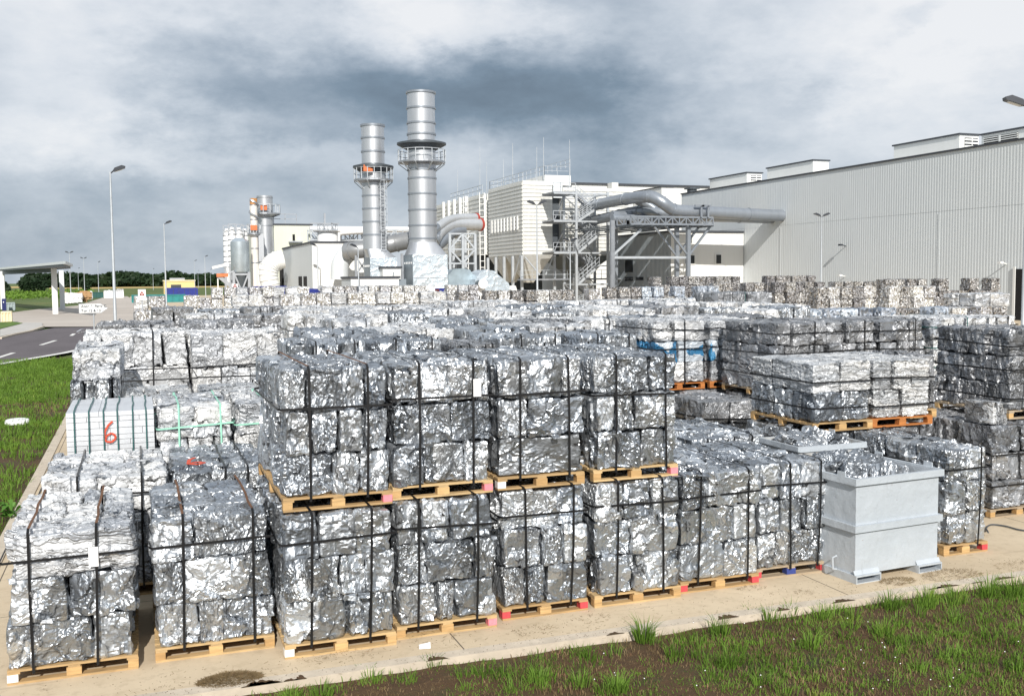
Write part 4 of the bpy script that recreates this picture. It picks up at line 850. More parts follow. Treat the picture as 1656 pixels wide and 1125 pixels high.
# ------------------------------------------------------------------ filter house with hoppers, rails and stair tower
FY = 124.0
def rail(mb, pts, h=1.1, step=1.5, w=.05):
    for a, b in zip(pts, pts[1:]):
        a = V(a); b = V(b); n = max(1, int((b-a).length/step))
        for i in range(n+1): p = a.lerp(b, i/n); mb.bar(p, p+V((0, 0, h)), w)
        for k in (.5, 1.0): mb.bar(a+V((0, 0, h*k)), b+V((0, 0, h*k)), w)
def ribs_h(mb, axis, at, u0, u1, z0, z1, pitch=.5, d=.10):
    z = z0
    while z < z1-.1:
        if axis == 'y': mb.box(u0, u1, at-d, at-.002, z, z+pitch*.55)
        else: mb.box(at-d, at-.002, u0, u1, z, z+pitch*.55)
        z += pitch
def filterhouse():
    c0 = onY(845, 292, FY); xr = onY(893, 300, FY).x; xR = onY(1000, 300, FY).x; top = c0.z; bot = onY(845, 413, FY).z; xc = c0.x
    yb = onX(790, 310, xc).y
    t = thing('filter_house', 'cream ribbed filter house on legs with hoppers and roof railing', 'filter house', (xc, FY, 0))
    part('body', MB().box(xc, xr, FY, yb, bot, top), CREAM, t)
    mb = MB(); ribs_h(mb, 'y', FY, xc+.05, xr-.05, bot+.1, top-.2); ribs_h(mb, 'x', xc, FY+.05, yb-.05, bot+.1, top-.2); part('cladding', mb, CREAM, t)
    mb = MB(); n = 9; zz = onX(817, 364, xc).z
    for i in range(n): y = FY+1+(yb-FY-2)*(i+.5)/n; mb.box(xc-.26, xc-.101, y-.28, y+.28, zz-.9, zz+.9)
    part('vent_row', mb, WHITEW, t)
    # hoppers
    mb = MB(); mz = 3.4
    for (ya, ybb) in ((FY, (FY+yb)/2), ((FY+yb)/2, yb)):
        cx, cy = (xc+xr)/2, (ya+ybb)/2; s = .5
        mb.add([(xc, ya, bot-.01), (xr, ya, bot-.01), (xr, ybb, bot-.01), (xc, ybb, bot-.01), (cx-s, cy-s, mz), (cx+s, cy-s, mz), (cx+s, cy+s, mz), (cx-s, cy+s, mz)],
               [(0, 1, 5, 4), (1, 2, 6, 5), (2, 3, 7, 6), (3, 0, 4, 7), (4, 5, 6, 7), (3, 2, 1, 0)])
    part('hopper', mb, CREAM, t)
    gg = (yb-FY)
    for k in range(5): part('leg', MB().bar((xc-.2, FY+gg*k/4, 0), (xc-.2, FY+gg*k/4, bot), .32), STEELL, t)
    part('leg', MB().bar((xr+.2, FY-.1, 0), (xr+.2, FY-.1, bot), .32), STEELL, t)
    mb = MB(); mb.bar((xc+.2, FY-.12, bot-.2), ((xc+xr)/2+.2, FY-.12, 4.4), .16); mb.bar((xr, FY-.12, bot-.2), ((xc+xr)/2+1, FY-.12, 4.4), .16); mb.bar((xc-.3, FY+.2, bot), (xc-.3, FY+gg/4, 3.2), .18); part('brace', mb, STEELL, t)
    part('walkway', MB().box(xc-1, xR, FY-1.6, FY-.4, 3.7, 3.9), STEEL, t); mb = MB(); rail(mb, [(xc-1, FY-1.55, 3.9), (xR, FY-1.55, 3.9)]); part('railing', mb, STEELL, t)
    mb = MB(); rail(mb, [(xc+.2, FY+.3, top), (xc+.2, yb, top)]); rail(mb, [(xc+.2, yb, top), (xr-.5, yb, top)]); rail(mb, [(xr+3, FY+1, top+2), (xr+3, FY+12, top+2)]); part('railing', mb, STEELL, t)
    # raised penthouse and the recessed right half
    p0 = onY(881, 283, FY+2); p1 = onY(923, 283, FY+2)
    part('penthouse', MB().box(p0.x, p1.x, FY+2, FY+12, top-.3, p0.z), WHITEW, t); mb = MB(); rail(mb, [(p0.x, FY+2.2, p0.z), (p0.x, FY+12, p0.z)], 1.2); rail(mb, [(p0.x, FY+2.2, p0.z), (p1.x, FY+2.2, p0.z)], 1.2); part('railing', mb, STEELL, t)
    part('penthouse_door', MB().box(p0.x+1.2, p0.x+2.5, FY+1.9, FY+1.99, p0.z-3, p0.z-.6), WHITEG, t)
    part('rear_body', MB().box(xr+2.2, xR+3, FY+1.5, FY+22, bot, top-.6), CREAM, t); mb = MB(); ribs_h(mb, 'y', FY+1.5, xr+2.3, xR+2.9, bot+.1, top-.9); part('cladding', mb, CREAM, t)
    part('shaft', MB().box(xr+.001, xr+2.19, FY+3, FY+22, bot, top-.8), DARKSTEEL, t)  # dark box filling the recess, whose shade is put into its colour
    mb = MB(); cx, cy = (xr+2.2+xR)/2, FY+6; mb.add([(xr+2.2, FY+1.5, bot-.01), (xR, FY+1.5, bot-.01), (xR, FY+10, bot-.01), (xr+2.2, FY+10, bot-.01), (cx-.6, cy-.6, 4), (cx+.6, cy-.6, 4), (cx+.6, cy+.6, 4), (cx-.6, cy+.6, 4)], [(0, 1, 5, 4), (1, 2, 6, 5), (2, 3, 7, 6), (3, 0, 4, 7), (3, 2, 1, 0)]); part('hopper', mb, GREYCL, t)
    # second, further block on the left
    yb2 = onX(706, 330, xc).y
    t2 = thing('filter_house', 'second cream filter house further back with ducts entering its side', 'filter house', (xc, yb+4, 0)); top2 = top-.4
    part('body', MB().box(xc, xr+8, yb+2.2, yb2, bot+.5, top2), CREAM, t2); mb = MB(); ribs_h(mb, 'x', xc, yb+2.3, yb2, bot+.6, top2-.3, .62); part('cladding', mb, CREAM, t2)
    for y in (yb+.8, yb+8.5):
        mb = MB()
        for dx in (-.9, -.2): mb.bar((xc+dx-.2, y, 1), (xc+dx-.2, y, top2), .12)
        z = 2
        while z < top2: mb.bar((xc-1.1, y, z), (xc-.4, y, z), .10); z += .9
        part('ladder_cage', mb, WHITEW, t2)
    for k in range(5): part('duct_riser', MB().box(xc-.5, xc-.101, yb+9.5+k*3, yb+9.9+k*3, top2-4, top2+.2), WHITEW, t2)
    mb = MB(); rail(mb, [(xc+.1, yb+3, top2), (xc+.1, yb2-8, top2)], 1.3, 2.2, .07); part('railing', mb, STEELL, t2)
    for q in (6, 16): part('leg', MB().bar((xc-.2, yb+q, 0), (xc-.2, yb+q, bot+.5), .35), STEEL, t2)
    part('underside', MB().box(xc+.5, xr+6, yb+5, yb2, 0, bot+.49), DARKSTEEL, t2)
    # lightning rods
    for px, pt_, pb in ((740, 275, 318), (776, 238, 308), (787, 262, 302), (814, 258, 300), (829, 232, 293), (868, 238, 284), (879, 222, 272), (921, 226, 284)):
        y = FY+2 if px > 850 else onX(max(px, 700), 320, xc+.3).y; a = onY(px, pb, y); b = onY(px, pt_, y)
        o = link('lightning_rod', MB().tube([a-V((0, 0, 1.5)), a.lerp(b, .4), b], [.07, .05, .03], 6).mesh('lightning_rod', STEELL), None); 
        tag(o, 'thin upright lightning rod on the cream filter house roof', 'lightning rod', 'lightning rods on the filter house')
    # long pale building behind on the right
    a = onY(925, 298, FY+26); b = onY(1112, 303, FY+26)
    t3 = thing('rear_building', 'long low white building behind the stair tower joining the hall', 'factory building', (a.x, FY+26, 0)); part('wall', MB().box(a.x, b.x+12, FY+26, FY+50, 0, a.z), WHITEW, t3); part('roof_edge', MB().box(a.x-.2, b.x+12.2, FY+25.7, FY+50, a.z+.002, a.z+.3), ROOFD, t3)
    part('parapet_box', MB().box(onY(985, 290, FY+25).x, onY(990, 290, FY+25).x+.6, FY+24, FY+25.6, 3, onY(985, 295, FY+24).z), CREAM, t3)
    return xr, xR, top, bot
XR, XRR, FTOP, FBOT = filterhouse()
def stairtower():
    Y = 119.0; t = thing('stair_tower', 'galvanised steel stair tower with zigzag flights beside the filter house', 'stair tower', (onY(932, 480, Y).x, Y, 0))
    xa = onY(932, 400, Y).x; xb = onY(983, 400, Y).x; xl = onY(896, 400, Y).x; zt = onY(932, 312, Y).z
    lev = [onY(932, p, Y).z for p in (460, 409, 358, 313)]
    mb = MB()
    for x in (xa, xb):
        for y in (Y, Y+4): mb.bar((x, y, 0), (x, y, zt+.2), .28)
    for z in lev:
        for y in (Y, Y+4): mb.bar((xl if z != lev[0] else xa, y, z), (xb, y, z), .20)
        for x in (xa, xb): mb.bar((x, Y, z), (x, Y+4, z), .2)
    part('frame', mb, STEELL, t)
    mb = MB(); zz = [0]+lev
    for i in range(4): mb.bar((xa, Y+4, zz[i]), (xb, Y+4, zz[i+1]), .12); mb.bar((xb, Y+4, zz[i]), (xa, Y+4, zz[i+1]), .12)
    for i in range(1, 3): mb.bar((xl+1.6, Y+4, lev[i]+.1), (xa, Y+4, lev[i]+3.4 if i < 2 else lev[i+1]), .12)
    part('brace', mb, STEEL, t)
    for z in lev[1:]:
        part('gallery', MB().box(xl, xa-.15, Y+.15, Y+4, z+.1, z+.22), STEEL, t); mb = MB(); rail(mb, [(xl, Y+.2, z+.22), (xa, Y+.2, z+.22)], 1.1, 1.0, .07); part('railing', mb, STEELL, t)
        part('landing', MB().box(xb-1.2, xb+.1, Y+.2, Y+3.8, z-1.7, z-1.58), STEEL, t)
    def flight(x0, z0, x1, z1, y0, y1, m_):
        mb = MB()
        for y in (y0, y1): mb.bar((x0, y, z0), (x1, y, z1), .10, .30)
        n = 10
        for i in range(n): p = (i+.5)/n; x = x0+(x1-x0)*p; z = z0+(z1-z0)*p; mb.box(x-.16, x+.16, y0+.05, y1-.05, z-.02, z+.03)
        f = part('stair_flight', mb, m_, t); mb = MB()
        for y in (y0, y1):
            for h in (.55, 1.1): mb.bar((x0, y, z0+h), (x1, y, z1+h), .06)
            for i in range(6): p = i/5; x = x0+(x1-x0)*p; z = z0+(z1-z0)*p; mb.bar((x, y, z), (x, y, z+1.1), .05)
        part('handrail', mb, STEELL, f)
    prev = 0.3
    for i, z in enumerate(lev):
        zm = (z-1.64) if i else z-1.6
        flight(xa+.4, prev if i == 0 else lev[i-1]+.1, xb-1.1, z-1.6, Y+.2, Y+1.4, STEELL)
        flight(xb-1.2, z-1.6, xa+1.2, z+.1, Y+2.2, Y+3.6, STEEL)
stairtower()
# ------------------------------------------------------------------ chimneys
def chimney(px, Y, wpx, ytop, ydisc, yplat, ycone, ybox, boxl, boxr, label, boxbot, seams, ladder=None, lean=0):
    c = onY(px, ycone, Y); S = (Y*math.cos(TH)+c.x*math.sin(TH))/FPX; x, y = c.x, Y; r = wpx/2*S
    z = lambda p: onY(px, p, Y).z
    t = thing('chimney', label, 'chimney', (x, y, 0))
    zt, zd, zp, zc, zb = z(ytop), z(ydisc), z(yplat), z(ycone), z(ybox)
    part('shaft', MB().lathe((x, y, 0), [(r, zc), (r, zp), (r*.98, zp+.01), (r*.98, zt)], 40), STACKM, t, True)
    for k in seams: q = z(k); part('flange', MB().lathe((x, y, 0), [(r*1.0, q-.09), (r*1.045, q-.09), (r*1.045, q+.09), (r*1.0, q+.09)], 40, False), PIPEG, t, True)
    part('rim', MB().lathe((x, y, 0), [(r*1.0, zt-.1), (r*1.06, zt-.1), (r*1.06, zt+.12), (r*.9, zt+.12)], 40, False), PIPEG, t, True)
    rd = r*1.75; part('weather_collar', MB().lathe((x, y, 0), [(r*1.0, zd+.25), (rd, zd), (rd, zd-.18), (r*1.0, zd-.8)], 40, False), DARKSTEEL, t, True)
    rp = r*1.68; part('platform', MB().lathe((x, y, 0), [(r*1.0, zp-.35), (rp, zp-.15), (rp, zp+.05), (r*1.0, zp+.05)], 32, False), STEEL, t)
    mb = MB(); n = 18
    for i in range(n):
        a = 2*math.pi*i/n; b = 2*math.pi*(i+1)/n; pa = V((x+rp*math.cos(a), y+rp*math.sin(a), zp)); pb = V((x+rp*math.cos(b), y+rp*math.sin(b), zp)); mb.bar(pa, pa+V((0, 0, 1.25)), .07)
        for h in (.65, 1.25): mb.bar(pa+V((0, 0, h)), pb+V((0, 0, h)), .06)
        if i % 2 == 0: q = V((x+r*math.cos(a), y+r*math.sin(a), zp-1.0)); mb.bar(q, pa-V((0, 0, .2)), .09)
    part('railing', mb, STEELL, t)
    # square transition base
    xl = onY(boxl, ybox, Y-r).x; xr = onY(boxr, ybox, Y-r).x; hw = (xr-xl)/2; cx = (xl+xr)/2; y0 = Y-hw; y1 = Y+hw; zb0 = max(0, z(boxbot)) if boxbot < 480 else 0
    seg = 40; mb = MB(); top = []; bt = []
    for i in range(seg):
        a = 2*math.pi*(i+.5)/seg; top.append((x+r*math.cos(a), y+r*math.sin(a), zc)); k = 1/max(abs(math.cos(a)), abs(math.sin(a))); bt.append((cx+hw*k*math.cos(a), Y+hw*k*math.sin(a), zb))
    mb.add(top+bt, [(i+seg, (i+1) % seg+seg, (i+1) % seg, i) for i in range(seg)]); part('transition', mb, STACKM, t, True)
    part('base_box', MB().box(cx-hw, cx+hw, y0, y1, zb0, zb-.002), QUILT, t)
    mb = MB(); mb.box(cx-hw-.05, cx-hw-.002, y0-.03, y1, zb0, zb); part('shade_grey_side', mb, GREYCL, t)  # darker skin on the base's left face, its shade put into colour
    mb = MB()
    for zz in (zb-.9, zb-3.4):
        if zz < zb0+.3: continue
        for k in range(5): mb.cbox((cx-hw-.08, y0+hw*2*(k+.6)/5.4, zz), (.05, .22, .22))
    if mb.v: part('bolt_row', mb, WHITEP, t)
    mb = MB(); z_ = zb0+1.5
    while z_ < zb-.5: mb.box(cx-hw+.02, cx+hw-.02, y0-.05, y0-.002, z_, z_+.05); z_ += 2.6
    part('seam', mb, STACKM, t)
    if ladder:
        zl0, zl1 = z(ladder[0]), z(ladder[1]); lx = onY(ladder[2], 400, Y-r).x; ly = Y-r*.85
        mb = MB()
        for dx in (-.25, .25): mb.bar((lx+dx, ly-.35, zl0), (lx+dx, ly-.35, zl1), .07)
        q = zl0
        while q < zl1: mb.bar((lx-.25, ly-.35, q), (lx+.25, ly-.35, q), .05); q += .35
        q = zl0+2.2
        while q < zl1:
            for a in range(6): A = math.pi+math.pi*a/6; B = math.pi+math.pi*(a+1)/6; mb.bar((lx+.42*math.cos(A), ly-.35+.7*math.sin(A), q), (lx+.42*math.cos(B), ly-.35+.7*math.sin(B), q), .05)
            q += .9
        for a in (1, 3, 5): A = math.pi+math.pi*a/6; mb.bar((lx+.42*math.cos(A), ly-.35+.7*math.sin(A), zl0+2.2), (lx+.42*math.cos(A), ly-.35+.7*math.sin(A), zl1), .05)
        part('ladder', mb, STEELL, t)
    return t, (x, y, r, zp)
t, _ = chimney(684, 108, 45, 151, 232, 262, 392, 412, 666, 722, 'taller silver chimney with dark collar, railed platform and quilted square base', 500, [176, 200, 218, 275, 289, 314, 340, 365, 386])
t, (cx_, cy_, cr_2, zp_) = chimney(606, 112, 37, 204, 269, 291, 403, 417, 598, 641, 'shorter silver chimney with caged ladder and orange box on its platform', 500, [224, 246, 317, 338, 359, 380], ladder=(405, 292, 620))
part('alarm_box', MB().cbox((cx_-cr_2*.75, cy_-cr_2*1.2, zp_+1.1), (1.0, .5, .7)), ORANGE, t)
# ------------------------------------------------------------------ ducts, fans, low buildings on the left
def blk(name, label, cat, pxl, pxr, pyt, Y, depth, mat, side=None, pyb=None, roof=True, group=None, loc_z=0):
    a = onY(pxl, pyt, Y); b = onY(pxr, pyt, Y); t = thing(name, label, cat, (a.x, Y, loc_z), 0, group); z0 = onY(pxl, pyb, Y).z if pyb else 0
    part('wall', MB().box(a.x, b.x, Y, Y+depth, z0, a.z), mat, t)
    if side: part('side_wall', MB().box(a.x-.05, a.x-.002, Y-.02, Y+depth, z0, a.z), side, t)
    if roof: part('roof_edge', MB().box(a.x-.15, b.x+.15, Y-.12, Y+depth+.1, a.z+.002, a.z+.22), ROOFD, t)
    return t, a, b
def leftplant():
    # white hall with tall narrow doors on its side
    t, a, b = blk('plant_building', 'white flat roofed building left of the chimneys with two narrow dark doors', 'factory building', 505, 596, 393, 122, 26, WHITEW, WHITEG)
    X = a.x
    for p0, p1 in ((484, 489), (492, 497)):
        u = onX(p0, 447, X); w = onX(p1, 447, X); part('door', MB().box(X-.12, X-.06, w.y, u.y, 0, u.z), BLACK, t)
    q = onX(458, 460, X); part('louvre', MB().box(X-.3, X-.06, q.y-1.2, q.y+1.5, 0, onX(446, 433, X).z), BLACK, t)
    part('wall_vent', MB().box(onY(544, 429, 122).x, onY(547, 429, 122).x+.1, 121.9, 121.99, onY(544, 435, 122).z, onY(544, 430, 122).z), BLACK, t)
    # low white block in front of the small chimney
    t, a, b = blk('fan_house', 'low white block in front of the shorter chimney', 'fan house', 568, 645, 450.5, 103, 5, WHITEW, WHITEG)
    q = a; part('side_lean_to', MB().box(b.x+.002, b.x+.85, 103.3, 108, 0, b.z-.05), GREYCL, t)
    t, a, b = blk('control_cabin', 'small white cabin with grey door between the chimney bases', 'cabin', 619, 648, 434, 109, 1.6, WHITEW, None, 452, loc_z=4); part('door', MB().box(a.x+1.2, b.x-.9, 108.9, 108.98, a.z-1.3, a.z-.4), GREYCL, t)
    # tank on the roof line
    c = onY(530, 385, 140); S = 140/FPX*1.02; t = thing('storage_tank', 'white round tank with roof mast behind the white building', 'tank', (c.x, 140, 0))
    part('shell', MB().lathe((c.x, 140, 0), [(16*S, 0), (16*S, onY(530, 377, 140).z), (15.7*S, onY(530, 376, 140).z), (2, onY(530, 374, 140).z)], 36), WHITEP, t, True)
    mb = MB(); z = onY(530, 376, 140).z; n = 14
    for i in range(n): A = 2*math.pi*i/n; B = 2*math.pi*(i+1)/n; R = 15.5*S; mb.bar((c.x+R*math.cos(A), 140+R*math.sin(A), z), (c.x+R*math.cos(A), 140+R*math.sin(A), z+1.1), .08); mb.bar((c.x+R*math.cos(A), 140+R*math.sin(A), z+1.1), (c.x+R*math.cos(B), 140+R*math.sin(B), z+1.1), .08)
    part('railing', mb, STEEL, t)
    mb = MB(); m0 = onY(525, 375, 140); m1 = onY(525, 345, 140); mb.bar(m0, m1, .22); mb.bar(m0.lerp(m1, .45)-V((2, 0, 0)), m0.lerp(m1, .45)+V((2, 0, 0)), .15); m2 = onY(541, 374, 140); mb.bar(m2, onY(536, 360, 140), .15); part('mast', mb, STEEL, t)
    # cream building behind with railing
    t, a, b = blk('process_building', 'cream process building with dark roof line and roof railing, left background', 'factory building', 443, 504, 364, 150, 20, CREAM2, CREAM2)
    mb = MB(); rail(mb, [(a.x, 150.2, a.z+.2), (onY(480, 364, 150).x, 150.2, a.z+.2)], 1.4, 1.6, .09); part('railing', mb, STEEL, t)
    u = onY(473, 379, 149.9); w = onY(477, 389, 149.9); part('window', MB().box(u.x, w.x, 149.85, 149.95, w.z, u.z), BLACK, t); part('balcony', MB().box(u.x-.6, w.x+1, 148.9, 149.84, w.z-.3, w.z-.1), STEEL, t)
    mb = MB(); 
    for k in range(7): z = 5+k*1.6; mb.bar((a.x-2.1, 149.5, z), (a.x-.3, 149.5, z), .18)
    for x in (-2.1, -1.2, -.3): mb.bar((a.x+x, 149.5, 0), (a.x+x, 149.5, a.z-2), .22)
    part('scaffold_stair', mb, STEEL, t); part('side_block', MB().box(a.x-2.3, a.x-.06, 151, 165, 0, a.z-1.0), CREAM2, t)
    # the two far chimneys
    def stub(px, Y, wpx, y0, y1, label, mat, collar, plat):
        c = onY(px, y1, Y); S = (Y*.94+c.x*.345)/FPX; r = wpx/2*S; q = thing('chimney', label, 'chimney', (c.x, Y, 0)); z = lambda p: onY(px, p, Y).z
        part('shaft', MB().lathe((c.x, Y, 0), [(r, 0), (r, z(y0))], 28), mat, q, True); zz = z(y1)
        while zz < z(y0): part('flange', MB().lathe((c.x, Y, 0), [(r, zz-.08), (r*1.05, zz-.08), (r*1.05, zz+.08), (r, zz+.08)], 28, False), STEEL, q, True); zz += 2.0
        rp = r*1.9
        part('platform', MB().lathe((c.x, Y, 0), [(r, z(plat)-.6), (rp, z(plat)-.2), (rp, z(plat)), (r, z(plat))], 24, False), STEEL, q); mb = MB()
        for i in range(14): A = 2*math.pi*i/14; B = 2*math.pi*(i+1)/14; mb.bar((c.x+rp*math.cos(A), Y+rp*math.sin(A), z(plat)), (c.x+rp*math.cos(A), Y+rp*math.sin(A), z(plat)+1.2), .09); mb.bar((c.x+rp*math.cos(A), Y+rp*math.sin(A), z(plat)+1.2), (c.x+rp*math.cos(B), Y+rp*math.sin(B), z(plat)+1.2), .08)
        part('railing', mb, STEELL, q); part('alarm_box', MB().cbox((c.x-r*.3, Y-r-.35, z(plat)+.7), (.9, .4, .7)), ORANGE, q); return q, c.x, r, z
    stub(429, 150, 25, 317, 365, 'wide silver chimney stub behind the thin spiral one', STACKM, 0, 345)
    q, x, r, z = stub(412.5, 146, 11.5, 321, 425, 'thin white chimney wound with a spiral fin and rust stained top', streaked('rust_top_white', (.78, .76, .72), .5, .1, (.5, .25, .1), .4), 0, 377)
    sp = []
    for i in range(70): A = i*.22; zz = z(377)+(z(323)-z(377))*i/69; sp.append((x+r*1.12*math.cos(-A), 146+r*1.12*math.sin(-A), zz))
    part('spiral_fin', MB().tube(sp, .16, 5), STEEL, q); part('rust_band', MB().lathe((x, 146, 0), [(r*1.02, z(331)), (r*1.03, z(321))], 24, False), simple('rust', (.45, .22, .08), .8, 0, .3, .6), q)
    part('cone', MB().lathe((x+1, 146, 0), [(3*r/2.2, 0), (3*r/2.0, z(445)), (r*.8, z(424))], 20), WHITEW, q, True)
    part('casing', MB().box(x+.5, x+1.2, 145.5, 147, z(423), z(378)), STACKM, q)
    # silos
    lab = ['slim white banded silo, furthest left of the silo group', 'white banded silo second from the left', 'white banded silo third from the left behind the grey one', 'white banded silo nearest the thin chimney']
    for i, (px, Y) in enumerate(((369, 152), (377, 150), (388, 153), (397, 154))):
        c = onY(px, 440, Y); r = .52; S = Y/FPX; rr = 6.5*S*.95; zb, zt = onY(px, 432, Y).z, onY(px, 381-(i in (1, 2))*2, Y).z; s_ = thing('silo', lab[i], 'silo', (c.x, Y, 0), 0, 'banded white silos')
        part('shell', MB().lathe((c.x, Y, 0), [(.4, zb-2.5), (rr, zb), (rr, zt), (rr*.6, zt+.7), (.3, zt+1)], 24), WHITEP, s_, True); mb = MB()
        for k in range(7): zz = zb+(zt-zb)*k/6; mb.lathe((c.x, Y, 0), [(rr, zz-.07), (rr*1.06, zz-.07), (rr*1.06, zz+.07), (rr, zz+.07)], 24, False)
        part('band', mb, STEEL, s_, True)
        for k in range(4): A = k*math.pi/2+.7; part('leg', MB().bar((c.x+rr*.9*math.cos(A), Y+rr*.9*math.sin(A), 0), (c.x+rr*.9*math.cos(A), Y+rr*.9*math.sin(A), zb+.5), .3), STEEL, s_)
        mb = MB(); rail(mb, [(c.x-rr, Y-rr, zt), (c.x+rr, Y-rr, zt)], 1.4, 1.2, .1); part('railing', mb, STEEL, s_)
    px, Y = 389, 143; c = onY(px, 440, Y); rr = 14.5*Y/FPX; zb, zt = onY(px, 440, Y).z, onY(px, 391, Y).z; s_ = thing('silo', 'broad bare galvanised silo on a braced steel frame', 'silo', (c.x, Y, 0))
    part('shell', MB().lathe((c.x, Y, 0), [(rr*.97, zb), (rr, zb+.2), (rr, zt), (rr*.5, zt+.5)], 32), simple('galvanised_sheet', (.50, .56, .60), .35, .7, .2, .5), s_, True); mb = MB()
    for sx in (-1, 1):
        for sy in (-1, 1): mb.bar((c.x+sx*rr*.8, Y+sy*rr*.8, 0), (c.x+sx*rr*.8, Y+sy*rr*.8, zb), .35)
        mb.bar((c.x-sx*rr*.8, Y-rr*.8, 0), (c.x+sx*rr*.8, Y-rr*.8, zb), .2)
    for zz in (zb-.3, zb/2): mb.bar((c.x-rr*.8, Y-rr*.8, zz), (c.x+rr*.8, Y-rr*.8, zz), .28)
    part('frame', mb, STEEL, s_)
    part('skirt', MB().lathe((c.x, Y, 0), [(.6, 2.0), (rr*.93, zb-.02)], 24), DARKSTEEL, s_, True)
    a, b, d = onY(346, 442, 142), onY(352, 445, 142), onY(382, 470, 142)
    s_ = thing('conveyor', 'small inclined loading conveyor with orange head left of the silos', 'conveyor', (d.x, 142, 0)); part('belt_frame', MB().bar(b, (d.x, 142, d.z), .5).bar(onY(360, 446, 142), onY(378, 438, 142), .2), STEEL, s_); part('head', MB().cbox((b.x+.6, 142, b.z), (1.5, .9, .45)), ORANGE, s_); part('boom', MB().bar(onY(343, 433, 142), onY(365, 428, 142), .35), WHITEW, s_); part('leg', MB().bar((b.x, 142, 0), b, .15), WHITEW, s_)
    # ribbed white elbow duct
    P = [onY(438, 465, 141), onY(434, 445, 141), onY(437, 430, 141), onY(446, 422, 141), onY(458, 419, 141)]
    pipe('elbow_duct', 'ribbed white elbow duct left of the white building', P, 1.25, WHITEW, 9, 'duct')
    # elevated pipe rack
    t = thing('pipe_rack', 'long pipe rack with white pipes running behind the chimneys', 'pipe rack', (onY(505, 380, 146).x, 146, 0)); mb = MB(); a = onY(503, 388, 146); b = onY(840, 388, 146); truss(mb, a, (b.x, 146, a.z), 1.5, 26, .2, .14); truss(mb, (a.x, 149, a.z), (b.x, 149, a.z), 1.5, 26, .2, .14); part('truss', mb, STEELL, t)
    for i in range(7): x = a.x+(b.x-a.x)*i/6; part('post', MB().bar((x, 146, 0), (x, 146, a.z), .35), STEEL, t)
    zz = onY(550, 370, 146).z; part('pipe_run', MB().tube([(a.x, 147, zz), (b.x, 147, zz)], .42, 14), WHITEP, t, True); part('pipe_run', MB().tube([(a.x+9, 148, zz-.9), (b.x, 148, zz-.9)], .3, 12), DUCT, t, True)
    p0 = onY(546, 392, 145); p1 = onY(546, 381, 145); p2 = onY(552, 376, 145); p3 = onY(596, 373, 145); part('pipe_run', MB().tube(smooth_path([p0, p1, p2, p3], 4), .45, 12), WHITEP, t, True)
    # big round duct linking the chimneys
    P = [onY(560, 407, 117), onY(580, 404, 116), onY(606, 401, 116), onY(635, 394, 116), onY(665, 388, 115), onY(690, 384, 114)]
    d = pipe('round_duct', 'big grey round duct passing behind both chimneys', P, 1.0, streaked('duct_grey', (.34, .35, .36), .45, .5, (.15, .15, .15), .3), 5, 'duct'); 
    e = onY(552, 410, 117); pts = [onY(566, 407, 118), onY(556, 417, 118), onY(550, 430, 118), onY(549, 452, 118)]; part('elbow', MB().tube(smooth_path(pts, 4), 1.05, 18), WHITEG, d, True)
    mb = MB(); 
    for px in (575, 590, 650): q = onY(px, 410, 115.5); mb.bar((q.x, 115.5, 0), (q.x, 115.5, q.z), .25); mb.bar((q.x, 115.5, 4.5), (q.x+1.4, 115.5, q.z-.4), .16); mb.bar((q.x, 115.5, q.z-.3), (q.x+1.4, 115.5, 4.5), .16)
    part('support', mb, STEEL, d)
    # twin ducts with red collars into the filter house
    t = thing('twin_duct', 'pair of silver ducts with red end collars bending into the filter house', 'duct', tuple(onY(740, 400, 124)))
    t.location.z = 0
    for (pts, r) in (([(700, 374), (712, 364), (724, 357), (740, 353), (770, 352)], .55), ([(700, 392), (708, 378), (720, 368), (738, 363), (776, 363)], .80)):
        P = [onY(u, v, 121+i*1.2) for i, (u, v) in enumerate(pts)]; part('duct_run', MB().tube(smooth_path(P, 4), r, 18), DUCT, t, True); e = P[-1]; dd = (P[-1]-P[-2]).normalized(); part('red_collar', MB().tube([e-dd*.1, e+dd*.2], r*1.10, 18), REDP, t, True)
    P = [onY(748, 372, 125), onY(728, 376, 124), onY(716, 388, 123), onY(700, 402, 122)]; part('duct_run', MB().tube(smooth_path(P, 4), .8, 16), PIPEG, t, True)
    mb = MB(); 
    for px in (727, 748, 768): q = onY(px, 378, 120); mb.bar((q.x, 120, 0), (q.x, 120, q.z), .3); mb.bar((q.x, 124, 0), (q.x, 124, q.z), .3)
    for pa, pb, ya, yb_ in ((725, 768, 378, 378), (725, 768, 403, 403), (725, 768, 426, 426), (727, 748, 403, 378), (748, 768, 378, 403), (727, 748, 403, 426), (768, 748, 403, 426)): mb.bar(onY(pa, ya, 120), onY(pb, yb_, 120), .2)
    part('support_frame', mb, STEELL, t)
    # fan housings
    Y = 111; P = [(768, 473), (769, 452), (776, 441), (787, 436), (799, 438), (808, 446), (822, 457), (829, 473)]
    t = thing('fan_housing', 'large pale blue quilted fan casing right of the taller chimney', 'fan housing', tuple(onY(798, 476, Y))); t.location.z = 0
    part('casing', MB().prism([onY(a_, b_, Y) for a_, b_ in P], (0, 4, 0)), QUILT, t); q = onY(779, 459, Y-1.2)
    part('motor', MB().tube([(q.x, Y-1.6, q.z), (q.x, Y-.05, q.z)], .42, 16), DARKSTEEL, t, True); part('shaft_ring', MB().tube([(q.x, Y-1.75, q.z), (q.x, Y-1.61, q.z)], .55, 16), WHITEP, t, True)
    part('plinth', MB().prism([onY(a_, b_, Y-.9) for a_, b_ in ((764, 478), (768, 463), (783, 463), (788, 478))], (0, .8, 0)), WHITEP, t); part('outlet_box', MB().prism([onY(a_, b_, Y+1) for a_, b_ in ((815, 475), (822, 462), (834, 462), (838, 475))], (0, 2, 0)), WHITEW, t)
